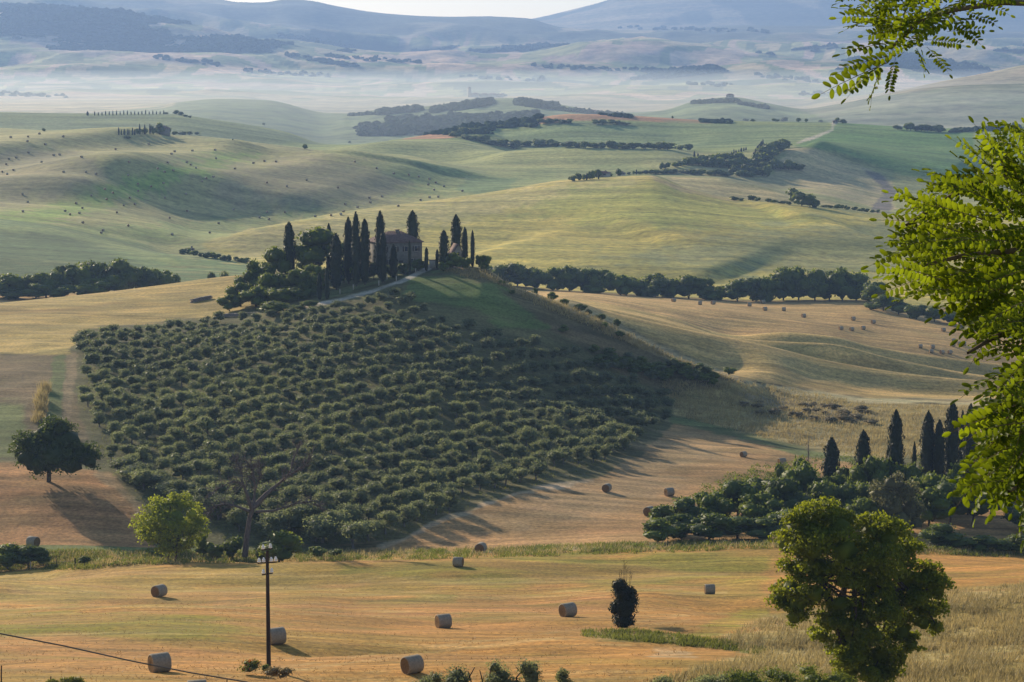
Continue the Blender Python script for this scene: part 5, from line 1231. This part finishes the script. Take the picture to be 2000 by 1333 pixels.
for (zx, zy) in Z2: 
    x, D, z = hit(650 + zx/k_, zy/k_ + 1.5); s = max(0.8, min(1.35, 4.2 / F * D / 1.6)); thing('hay_bale', 'tiny round hay bale casting a long shadow on the hazy western hillside', 'hay bale', (x, D, z + 0.75*s), random.uniform(0, 3.1), 'tiny bales on the western hillside', FARBALE, s)
for (zx, zy) in Z3: 
    x, D, z = hit(1300 + zx/k_, 433 + zy/k_ + 3); s = max(0.8, min(1.3, 8.0 / F * D / 1.6)); thing('hay_bale', 'small hay bale on the straw field before the dark tree row', 'hay bale', (x, D, z + 0.75*s), R(12) + random.uniform(-.3, .3), 'small bales on the far straw field', FARBALE, s)
# ------------------------------------------------------------------ power pole, cable, posts
x, D, z = hit(525, 1310)
zt = z_at(1064, D); H = zt - z
o = thing('power_pole', 'dark wooden power pole with white ceramic insulators in the front field', 'utility pole', (x, D, z), 0)
link('pole', join_mesh('pole', [(*tube([(0, 0, -0.5), (0, 0, H*0.5), (0, 0, H - 0.5)], [0.185, 0.155, 0.12], 10), 0)], [M['pole']]), o)
u_ = D / F
def insul():
    prof = [(0.0, 0.03), (0.0, 0.10), (0.05, 0.17), (0.12, 0.18), (0.16, 0.11), (0.20, 0.15), (0.28, 0.155), (0.33, 0.09), (0.40, 0.10), (0.45, 0.05)]
    n = 10; th = np.arange(n)/n*6.283; V = np.concatenate([np.stack([np.cos(th)*r_, np.sin(th)*r_, np.full(n, h_)], 1) for h_, r_ in prof])
    Q = np.array([(i*n+j, i*n+(j+1) % n, (i+1)*n+(j+1) % n, (i+1)*n+j) for i in range(len(prof)-1) for j in range(n)])
    return join_mesh('insulator', [(V, Q, 0)], [M['ceramic']])
INS = insul()
INS.transform(Matrix.Scale(0.82, 4))
for (zpx, half, ins) in ((1073, 0.42, (-0.30, 0.27)), (1100, 0.75, (-0.62, -0.26, 0.32, 0.68)), (1123, 0.42, (-0.30, 0.34))):
    zz = H - (zpx - 1064) * u_ 
    tilt = 0.06
    a, b = np.array([-half, -0.14, zz - tilt]), np.array([half, -0.14, zz + tilt])
    arm = link('crossarm', join_mesh('crossarm', [(*tube([a, b], [0.055, 0.055], 6), 0)] + [(*tube([a + (b-a)*((q + half)/(2*half)), a + (b-a)*((q + half)/(2*half)) + np.array([0, 0, 0.12])], [0.025, 0.025], 5), 0) for q in ins], [M['pole']]), o)
    for q in ins:
        c = link('insulator', INS, arm); c.location = tuple(a + (b-a)*((q + half)/(2*half)) + np.array([0, 0, 0.06]))
# sagging cable crossing the lower left corner
cp = [(-300, 1178, 52), (-120, 1212, 53), (0, 1238, 54), (125, 1262, 55), (250, 1290, 56), (370, 1314, 57), (490, 1334, 58), (640, 1356, 59), (820, 1376, 60)]
pp = [tuple(seen(*c)) for c in cp]
o = thing('cable', 'thin grey cable sagging across the lower western corner of the field', 'cable', (0, 0, 0), 0, None, join_mesh('cable', [(*tube(pp, [0.019]*len(pp), 6), 0)], [M['cable']]))
for (px, py, top, w, lab) in ((3, 1352, 1300, 0.10, 'dark fence post at the bottom west corner of the field'), (99, 1352, 1321, 0.09, 'short dark stake at the bottom edge between the weeds'), (443, 1352, 1327, 0.09, 'short dark stake at the bottom edge under the cable')):
    x, D, z = spot(px, 158); hh = z_at(top, D) - z
    thing('fence_post', lab, 'post', (x, D, z), 0, None, join_mesh('fence_post', [(*tube([(0, 0, -0.4), (0, 0, hh*0.5), (0.03, 0, hh - 0.05), (0.03, 0, hh)], [w*0.55, w*0.5, w*0.45, w*0.2], 7), 0)], [M['pole']]))
for (px, py, top, w, m, lab) in ((60, 1112, 1097, 0.16, 'cream', 'white-topped fence post by the dark ditch bushes'), (147, 1106, 1090, 0.22, 'pole', 'thick brown wooden post at the end of the ditch fence'), (-30, 1110, 1096, 0.14, 'pole', 'wire fence post in the ditch by the frame edge'), (110, 1110, 1088, 0.1, 'pole', 'thin stake between the white-topped and the brown post')):
    x, D, z = hit(px, py); hh = max(1.0, z_at(top, D) - z)
    thing('fence_post', lab, 'post', (x, D, z), 0, None, join_mesh('fence_post', [(*tube([(0, 0, -0.4), (0, 0, hh*0.5), (0, 0, hh - 0.05), (0, 0, hh)], [w*0.55, w*0.52, w*0.5, w*0.25], 7), 0)], [M[m]]))
a = hit(-30, 1110); b = hit(60, 1112); c_ = hit(147, 1106)
thing('fence_wire', 'thin wire strung between the ditch fence posts', 'wire', (0, 0, 0), 0, None, join_mesh('fence_wire', [(*tube([(p[0], p[1] - 0.12, p[2] + dz_) for p in (a, b, c_)], [0.015]*3, 4), 0) for dz_ in (0.5, 0.95)], [M['steel']]))

# ------------------------------------------------------------------ plants at the pole and along the bottom edge
def clump_plant(name, label, cat, px, D, top, wpx, mat, n, leaf, flowers=None, seed=0, stems=False, depthk=1.0):
    x, D, z = spot(px, D) if D < 600 else hit(px, D); h = z_at(top, D) - z; w = wpx / F * D
    o = thing(name, label, cat, (x, D, z), 0); r = np.random.default_rng(seed)
    bl = lumpy(w*1.25, h*1.12, 0.0, 11, seed, (0.2, 0.32)); V = clump_leaves(bl, n, leaf, r, 0.9, 0.25, 0.45)
    link('foliage', join_mesh('foliage', [(V, np.arange(len(V)).reshape(-1, 4), 0)] + [(v, f, 0) for v, f in core(bl, r, 0.45)], [M[mat]]), o)
    if flowers:
        V = clump_leaves([(b[0], b[1]-0.1, b[2]+b[5]*0.5, b[3]*0.8, b[4]*0.8, b[5]*0.8) for b in bl[:flowers]], 45, 0.14, r); link('flowers', join_mesh('flowers', [(V, np.arange(len(V)).reshape(-1, 4), 0)], [M['flower']]), o)
    if stems:
        for q in range(4):
            sx = r.uniform(-0.35, 0.35)*w; st = [(sx, 0, 0), (sx + r.normal()*0.1, 0.05, h*0.6), (sx + r.normal()*0.35, 0, h*r.uniform(0.8, 1.0))]
            link('stem', join_mesh('stem', [(*tube(st, [0.07, 0.055, 0.03], 6), 0)], [M['bark']]), o)
    return o
clump_plant('flowering_bush', 'small green bush with orange flowers beside the pole foot', 'bush', 491, 1317, 1291, 46, 'green', 900, 0.16, 4, 31)
clump_plant('dry_bush', 'dry grey-brown bush just east of the pole foot', 'bush', 543, 1331, 1303, 48, 'brown', 900, 0.18, None, 32)
clump_plant('weed_clump', 'small dark weed clump hugging the pole foot', 'bush', 520, 1316, 1298, 20, 'oak', 300, 0.15, None, 33)
for i, (px, D, top, w, mt_, lab) in enumerate(((838, 152, 1312, 66, 'olive', 'young olive bush beneath the forward-turned hay bale'), (902, 151, 1302, 70, 'olive', 'grey-green olive bush at the bottom edge, second from the bale'), (965, 151, 1300, 72, 'olive', 'grey-green olive bush at the bottom edge with a thick bare stem'), (1030, 150, 1290, 62, 'olive', 'tallest grey-green olive bush at the bottom edge'),
    (1105, 150, 1315, 40, 'olive', 'thin sparse olive shoot at the bottom edge'), (1385, 153, 1318, 70, 'olive', 'low grey-green bush at the bottom edge under the dry grass'), (1450, 153, 1316, 80, 'oak', 'dark low bush at the bottom edge west of the maple'), (1520, 155, 1314, 90, 'oak', 'broad dark bush at the bottom edge near the maple trunk'), (1590, 157, 1308, 90, 'oak', 'dark thicket bush at the foot of the maple'), (1300, 152, 1326, 60, 'olive', 'lowest bush peeking over the bottom edge'),
    (145, 152, 1326, 44, 'green', 'weed tuft at the bottom edge by the short stake'), (103, 152, 1330, 24, 'green', 'tiny weed tuft against the short stake'), (1640, 158, 1316, 70, 'oak', 'bush pressed against the maple trunk'))):
    clump_plant('bush', lab, 'bush', px, D, top, w, mt_, 2200, 0.16, None, 50 + i, px < 1100 and px > 800)

# ------------------------------------------------------------------ grass (too many blades to count)
def blades(name, label, pts, h, mat, seed, per=5, width=0.035, lean=0.35, clumpr=0.25):
    r = np.random.default_rng(seed); P = np.asarray(pts, float); n = len(P) * per
    base_ = np.repeat(P, per, axis=0); base_[:, :2] += r.normal(size=(n, 2)) * clumpr
    hh = h * r.uniform(0.5, 1.3, n) * np.repeat(r.uniform(0.6, 1.4, len(P)), per); a = r.uniform(0, 6.283, n); w = width * r.uniform(0.7, 1.4, n)
    d = np.stack([np.cos(a)*w, np.sin(a)*w, np.zeros(n)], 1); tip = base_ + np.stack([r.normal(size=n)*lean*hh + 0.12*hh, r.normal(size=n)*lean*hh, hh], 1)
    V = np.stack([base_ - d - [0, 0, 0.05], base_ + d - [0, 0, 0.05], tip], 1).reshape(-1, 3)
    o = link(name, new_mesh(name, V, np.arange(len(V)), 3)); o.data.materials.append(M[mat]); o['kind'] = 'stuff'; o['label'] = label
def sow(poly, n, dmin=150, seed=0, dens=None):
    r = random.Random(seed); xs = [p[0] for p in poly]; ys = [p[1] for p in poly]; out = []
    Pn = np.array(poly, float); t = 0
    while len(out) < n and t < n * 12:
        t += 1; px = r.uniform(min(xs), max(xs)); py = r.uniform(min(ys), max(ys))
        if in_poly(px, py, Pn) and (dens is None or r.random() < dens(px, py)): out.append(hit(px, py, dmin))
    return out
blades('dry_grass', 'pale dry grass covering the slope around the maple', sow([(1400, 1255), (1480, 1214), (1560, 1198), (1850, 1153), (2060, 1138), (2060, 1345), (1250, 1345), (1350, 1312), (1480, 1284)], 7500, 140, 1, lambda x, y: 0.35 + 0.65*(math.sin(x*0.031 + y*0.05) * math.sin(y*0.11 - x*0.013) > -0.2)), 0.55, 'straw', 1, 5, 0.05)
blades('weeds', 'green weeds on the little bank by the scruffy cypress', sow([(1140, 1232), (1240, 1230), (1400, 1250), (1505, 1272), (1480, 1278), (1350, 1263), (1140, 1244)], 800, 140, 2, lambda x, y: 0.35 + 0.65*(math.sin(x*0.09) > -0.3)), 0.32, 'green', 2, 6, 0.06)
blades('verge_grass', 'green grass strip along the ditch', sow([(-60, 1078), (250, 1074), (600, 1080), (900, 1074), (1300, 1058), (1500, 1054), (1700, 1060), (2060, 1066), (2060, 1092), (1700, 1080), (1500, 1073), (1300, 1080), (900, 1092), (600, 1098), (250, 1104), (180, 1112), (-60, 1116)], 5000, 300, 3, lambda x, y: 0.15 + 0.85*(math.sin(x*0.021)*math.sin(x*0.057 + 1) > -0.1)), 0.5, 'green', 3, 6, 0.08, 0.35, 0.5)
blades('verge_grass', 'dry straw-coloured grass mixed into the ditch verge', sow([(-60, 1080), (600, 1080), (900, 1074), (1500, 1054), (2060, 1066), (2060, 1090), (1500, 1070), (900, 1090), (600, 1096), (200, 1106), (-60, 1112)], 1800, 300, 4), 0.7, 'straw', 4, 6, 0.07, 0.35, 0.5)
blades('hill_grass', 'dry grass tufts on the ridge and east flank of the farmhouse hill', sow([(860, 528), (940, 525), (1000, 560), (1150, 615), (1300, 692), (1430, 742), (1390, 738), (1200, 660), (1060, 600), (960, 550)], 1500, 400, 5), 0.8, 'straw', 5, 6, 0.09, 0.35, 0.7)
blades('slope_grass', 'tall dry grass on the bank east of the grove', sow([(1285, 745), (1420, 742), (1560, 764), (1700, 790), (1900, 795), (1900, 900), (1700, 895), (1500, 858), (1330, 815)], 4200, 400, 6), 0.75, 'straw', 6, 6, 0.09, 0.35, 0.8)
blades('grove_grass', 'green grass growing between the olive trees', sow([(190, 880), (154, 700), (600, 640), (900, 640), (1200, 720), (1300, 780), (1300, 830), (1140, 925), (1000, 955), (740, 1062), (450, 1060), (280, 980)], 3500, 380, 7), 0.4, 'green', 7, 5, 0.08, 0.35, 0.6)
blades('stubble', 'cut straw stalks left in swaths on the front field', sow([(-40, 1120), (600, 1105), (1500, 1080), (1500, 1200), (1380, 1262), (1300, 1340), (-40, 1340)], 3500, 150, 8, lambda x, y: 0.25 + 0.75*(math.sin(y*0.35 + 0.004*x + 1.5*math.sin(x*0.006)) > 0)), 0.10, 'stubble', 8, 4, 0.04, 1.6, 0.5)

# weeds in the ditch
wp = sow([(-60, 1080), (250, 1078), (600, 1083), (900, 1078), (1300, 1062), (1500, 1058), (2060, 1070), (2060, 1088), (1500, 1070), (900, 1090), (600, 1096), (200, 1108), (-60, 1112)], 420, 300, 12, lambda x, y: 0.3 + 0.7*(math.sin(x*0.017 + 2)*math.sin(x*0.049) > 0))
r = np.random.default_rng(12); bl = [(p[0], p[1], p[2] + 0.2, q_, q_, q_*0.8) for p in wp for q_ in (r.uniform(0.3, 0.95),)]
V = clump_leaves(bl, 16000, 0.3, r, 1.0, 0.2, 0.45); o = link('weeds', quads_mesh('weeds', V, M['oak'])); o['kind'] = 'stuff'; o['label'] = 'dark weeds growing along the ditch'
ub = sow([(1262, 1020), (1340, 975), (1480, 915), (1600, 905), (1760, 900), (1960, 900), (1960, 960), (1800, 960), (1720, 1040), (1500, 1050), (1270, 1052)], 330, 380, 14)
r = np.random.default_rng(14); bl = [(p[0], p[1], p[2] + 0.6, q_, q_, q_*0.9) for p in ub for q_ in (r.uniform(0.8, 1.9),)]
V = clump_leaves(bl, 26000, 0.42, r, 0.9, 0.15, 0.5); o = link('undergrowth', quads_mesh('undergrowth', V, M['oak'])); o['kind'] = 'stuff'; o['label'] = 'brambles filling the gaps of the thicket'
# scrub on the brown bank of the eastern slope
for i in range(34):
    px = rr.uniform(1450, 1720); py = 772 + (px - 1450) * 0.11 + rr.uniform(0, 34); x, D, z = hit(px, py)
    w = rr.uniform(14, 30) / F * D; q = SHRUB[i % 5][0]
    thing('scrub_bush', 'low grey-brown scrub bush on the dry bank above the dark green strip', 'bush', (x, D, z - 0.1), rr.uniform(0, 6), 'scrub on the dry bank', BROWN_SCRUB[i % 5], (w/7, w/7, w/8.6*0.55))
# pale reed clumps beside the rough strip west of the grove
for i, (px, py, w, h) in enumerate(((88, 765, 16, 26), (82, 785, 18, 28), (80, 805, 18, 30), (74, 822, 16, 22))):
    x, D, z = hit(px, py); 
    pts_ = [(rng.normal()*w/F*D*0.3, rng.normal()*1.2, 0) for _ in range(60)]
    r = np.random.default_rng(i); P = np.array(pts_); n = len(P)*4; B_ = np.repeat(P, 4, 0) + r.normal(size=(n, 3))*[0.2, 0.3, 0]; hh = h/F*D*r.uniform(.5, 1.1, n); a = r.uniform(0, 6.28, n)
    d = np.stack([np.cos(a)*.06, np.sin(a)*.06, 0*a], 1); V = np.stack([B_-d, B_+d, B_ + np.stack([r.normal(size=n)*.25*hh, r.normal(size=n)*.25*hh, hh], 1)], 1).reshape(-1, 3)
    me = new_mesh('reed_clump', V, np.arange(len(V)), 3); me.materials.append(M['straw'])
    thing('reed_clump', 'pale sunlit reed clump by the rough strip west of the grove, %s from the top' % ORD[i], 'reeds', (x, D, z), 0, 'pale reed clumps', me)

# ------------------------------------------------------------------ the locust tree whose leaves hang into the view
def locust_leaf(seed, pairs=8):
    r = np.random.default_rng(seed); L = 0.24; V = []; Fq = []
    pts = [(0, 0, 0), (L*0.35, 0, 0.006), (L*0.7, 0, 0.0), (L, 0, -0.02)]
    rv, rf = tube(pts, [0.0016, 0.0013, 0.001, 0.0006], 4)
    parts = [(rv, rf, 1)]
    def leaflet(o, d, n, s):
        o = np.array(o, float); d = np.array(d, float); d /= np.linalg.norm(d); n = np.array(n, float); b = np.cross(n, d); b /= np.linalg.norm(b); n = np.cross(d, b)
        prof = [(0.05, 0.02), (0.22, 0.19), (0.5, 0.255), (0.78, 0.21), (0.97, 0.06)]
        mid = [o + d*s*t - n*s*0.06*(t*2-1)**2 for t, _ in prof]; le = [o + d*s*t + b*s*w_ + n*s*0.09 for t, w_ in prof]; ri = [o + d*s*t - b*s*w_ + n*s*0.09 for t, w_ in prof]
        v = np.array(mid + le + ri); k = len(prof)
        f = [(i, i+1, k+i+1, k+i) for i in range(k-1)] + [(i+1, i, 2*k+i, 2*k+i+1) for i in range(k-1)]
        parts.append((v, np.array(f), 0))
    for i in range(pairs):
        t = 0.16 + 0.8 * i / pairs; x = L*t; s = (0.041 - 0.012*abs(t - 0.5)) * r.uniform(0.9, 1.1)
        droop = r.uniform(-0.5, 0.2)
        for sd in (-1, 1): leaflet((x, 0, 0), (0.42, sd, droop + r.normal()*0.12), (r.normal()*0.2, -sd*droop, 1), s)
    leaflet((L, 0, -0.02), (1, 0, -0.2), (0, 0, 1), 0.034)
    return join_mesh('leaf', parts, [M['locust'], M['twig']])
LEAVES = [locust_leaf(900 + i, 8 + i % 3) for i in range(7)]
tx, tD = 2.35, 7.6
tz = ground(tx, tD)
lt = thing('locust_tree', 'locust tree reaching in from the east edge with bright feathery leaves', 'tree', (tx, tD, tz), 0)
LO = Vector((tx, tD, tz))
tr_pts = [(0, 0, -0.3), (0.03, 0, 1.0), (-0.05, 0.1, 2.2), (0.05, 0.1, 3.2), (0.0, 0.0, 4.4)]
link('trunk', join_mesh('trunk', [(*tube(tr_pts, [0.16, 0.13, 0.11, 0.09, 0.05], 9), 0)], [M['bark']]), lt)
BR = []   # branches: base height on the trunk, then photo points with depth
def branch(pts, r0):
    P = [np.array(p if len(p) == 3 and not isinstance(p[0], (int,)) else p, float) for p in pts]
    rad = np.linspace(r0, 0.004, len(P))
    b = link('branch', join_mesh('branch', [(*tube(P, rad, 6), 0)], [M['twig']]), lt); return b, P
def pl(px, py, D): return tuple(seen(px, py, D) - LO)
branches = [
 branch([(0, 0.05, 3.3), pl(2120, 10, 7.2), pl(1960, 5, 7.0), pl(1860, 20, 6.9), pl(1790, 45, 6.8), pl(1740, 95, 6.7)], 0.014),
 branch([(0, 0.05, 2.6), pl(2120, 330, 7.3), pl(1990, 330, 7.0), pl(1900, 360, 6.9), pl(1830, 400, 6.8), pl(1770, 440, 6.7)], 0.016),
 branch([(0, 0.05, 2.4), pl(2110, 480, 7.2), pl(1980, 490, 6.9), pl(1880, 500, 6.7), pl(1800, 520, 6.5)], 0.016),
 branch([(0, 0.05, 2.2), pl(2110, 620, 7.0), pl(2000, 640, 6.6), pl(1940, 660, 6.4), pl(1890, 690, 6.3)], 0.016),
 branch([(0, 0.05, 2.0), pl(2110, 760, 6.8), pl(2020, 780, 6.4), pl(1970, 820, 6.2), pl(1920, 870, 6.1)], 0.015),
 branch([(0, 0.05, 1.8), pl(2110, 900, 6.8), pl(2030, 930, 6.4), pl(1970, 960, 6.2)], 0.014)]
def leaf_at(par, b, tip, seed, name='leaf', roll=None):
    r = random.Random(seed)
    B = Vector(b); T = Vector(tip); d = T - B; L = d.length; d.normalize()
    n = Vector((-0.15, -0.55, 0.75)) + Vector((r.gauss(0, .45), r.gauss(0, .45), r.gauss(0, .35)))
    y = n.cross(d); y.normalize(); n = d.cross(y)
    Mx = Matrix((d, y, n)).transposed().to_4x4(); s = max(0.5, min(1.15, L / 0.24)); Mx = Matrix.Translation(B) @ Mx @ Matrix.Diagonal((s, s, s, 1))
    return Mx
made = 0; stuff_m = []
def add_leaf(bi, b, tip, seed):
    global made
    Mx = leaf_at(None, b, tip, seed); k = seed % len(LEAVES)
    if made < 300:
        o = link('leaf', LEAVES[k], branches[bi][0]); o.matrix_local = Mx; made += 1
    else: stuff_m.append((k, Mx))
seed_ = 0
UP = [((1735, 45), (1640, 8)), ((1745, 38), (1638, 30)), ((1720, 38), (1646, 54)), ((1760, 85), (1643, 98)), ((1750, 108), (1638, 134)), ((1735, 122), (1606, 180)), ((1730, 122), (1650, 186)), ((1722, 138), (1697, 198)), ((1750, 112), (1735, 182)), ((1850, 62), (1925, 58)), ((1860, 40), (1900, 72)), ((1810, 78), (1862, 84)), ((1810, 92), (1838, 122)), ((1790, 95), (1800, 118)),
      ((1880, 20), (1935, 42)), ((1900, -5), (1990, 0)), ((1900, 0), (1960, 22)), ((1700, -10), (1640, 0)), ((1770, 60), (1690, 68)), ((1790, 70), (1720, 112)), ((1800, 40), (1730, 60)), ((1820, 60), (1760, 100)), ((1840, 25), (1780, 40)), ((1780, 15), (1700, 20))]
for b, t in UP:
    seed_ += 1; d_ = 6.75 + random.Random(seed_).uniform(-.12, .12); add_leaf(0, pl(b[0], b[1], d_), pl(t[0], t[1], d_ - 0.05), seed_)
def fill(poly, n, centre, dlo, dhi, lmin=80, lmax=150, which=None, spread=0.35):
    global seed_
    Pn = np.array(poly, float); c = 0
    while c < n:
        tx_, ty_ = rr.uniform(Pn[:, 0].min(), Pn[:, 0].max()), rr.uniform(Pn[:, 1].min(), Pn[:, 1].max())
        if not in_poly(tx_, ty_, Pn): continue
        a = math.atan2(ty_ - centre[1], tx_ - centre[0]) + rr.gauss(0, spread); L = rr.uniform(lmin, lmax); b = (tx_ - math.cos(a)*L, ty_ - math.sin(a)*L*0.8)
        d_ = rr.uniform(dlo, dhi); seed_ += 1; c += 1
        bi = which if which is not None else min(range(1, 6), key=lambda q: abs((branches[q][1][2][2] + tz) - (z_at(b[1], d_))))
        add_leaf(bi, pl(b[0], b[1], d_), pl(tx_, ty_, d_ - 0.08*rr.random()), seed_)
fill([(1655, 0), (1960, -30), (1900, 20), (1850, 50), (1800, 100), (1745, 125), (1690, 70)], 44, (1880, -120), 6.6, 7.0, 70, 120, 0, 0.5)
TIPS = [(1866, 268), (1910, 240), (1935, 232), (1880, 300), (1800, 325), (1742, 372), (1738, 385), (1745, 410), (1718, 425), (1730, 455), (1728, 472), (1722, 500), (1698, 512), (1702, 538), (1735, 545), (1718, 572), (1740, 590), (1790, 560), (1820, 612), (1880, 640), (1870, 655), (1890, 712), (1885, 660)]
for (px, py) in TIPS:
    seed_ += 1; q = random.Random(seed_); a = math.atan2(py - 470, px - 2080) + q.gauss(0, .15); L = q.uniform(100, 140); d_ = q.uniform(6.4, 6.9)
    add_leaf(1 if py < 430 else 2 if py < 600 else 3, pl(px - math.cos(a)*L, py - math.sin(a)*L, d_), pl(px, py, d_ - .05), seed_)
TIPS2 = [(1870, 770), (1862, 842), (1858, 955), (1866, 985), (1895, 1008), (1925, 1006), (1985, 1060), (1900, 880), (1880, 815), (1920, 760), (1940, 720), (1890, 910), (1900, 950), (1940, 1000), (1975, 1000), (1990, 1050), (1945, 745), (1900, 790)]
for (px, py) in TIPS2:
    seed_ += 1; q = random.Random(seed_); a = math.atan2(py - 700, px - 2120) + q.gauss(0, .12); L = q.uniform(110, 160); d_ = q.uniform(5.9, 6.4)
    add_leaf(4 if py < 860 else 5, pl(px - math.cos(a)*L, py - math.sin(a)*L, d_), pl(px, py, d_ - .05), seed_)
fill([(2010, 240), (1940, 240), (1890, 290), (1850, 335), (1800, 350), (1760, 400), (1745, 470), (1730, 510), (1760, 570), (1810, 590), (1850, 620), (1900, 690), (2010, 700)], 200, (2120, 470), 6.3, 7.3, 80, 140)
fill([(2010, 690), (1950, 740), (1900, 800), (1885, 860), (1875, 950), (1910, 995), (1960, 985), (2010, 960)], 92, (2150, 720), 5.9, 6.6, 90, 150)
fill([(1890, 640), (2020, 590), (2020, 770), (1940, 740)], 40, (2140, 640), 6.0, 6.6, 90, 140)
if stuff_m:
    parts = []
    for k, Mx in stuff_m:
        me = LEAVES[k]; v = np.array([tuple(Mx @ q.co) for q in me.vertices]); f = np.array([list(p.vertices) for p in me.polygons]); mi = np.array([p.material_index for p in me.polygons])
        for m_i in (0, 1): parts.append((v, f[mi == m_i], m_i))
    o = link('foliage', join_mesh('foliage', parts, [M['locust'], M['twig']]), lt); o['kind'] = 'stuff'
# thin twigs carrying the leaves
tp = []
for bi, (b, P) in enumerate(branches):
    for c in b.children:
        p = np.array(c.matrix_local.translation); j = int(np.argmin([np.linalg.norm(p - q) for q in P])); q = P[j]
        if np.linalg.norm(p - q) > 0.01: tp.append((*tube([q, (p + q)/2 + np.array([0, 0, 0.02]), p], [0.005, 0.0035, 0.0018], 4), 0))
o = link('twigs', join_mesh('twigs', tp, [M['twig']]), lt); o['kind'] = 'stuff'
print('locust leaves', made, len(stuff_m), 'objects', len(bpy.data.objects))
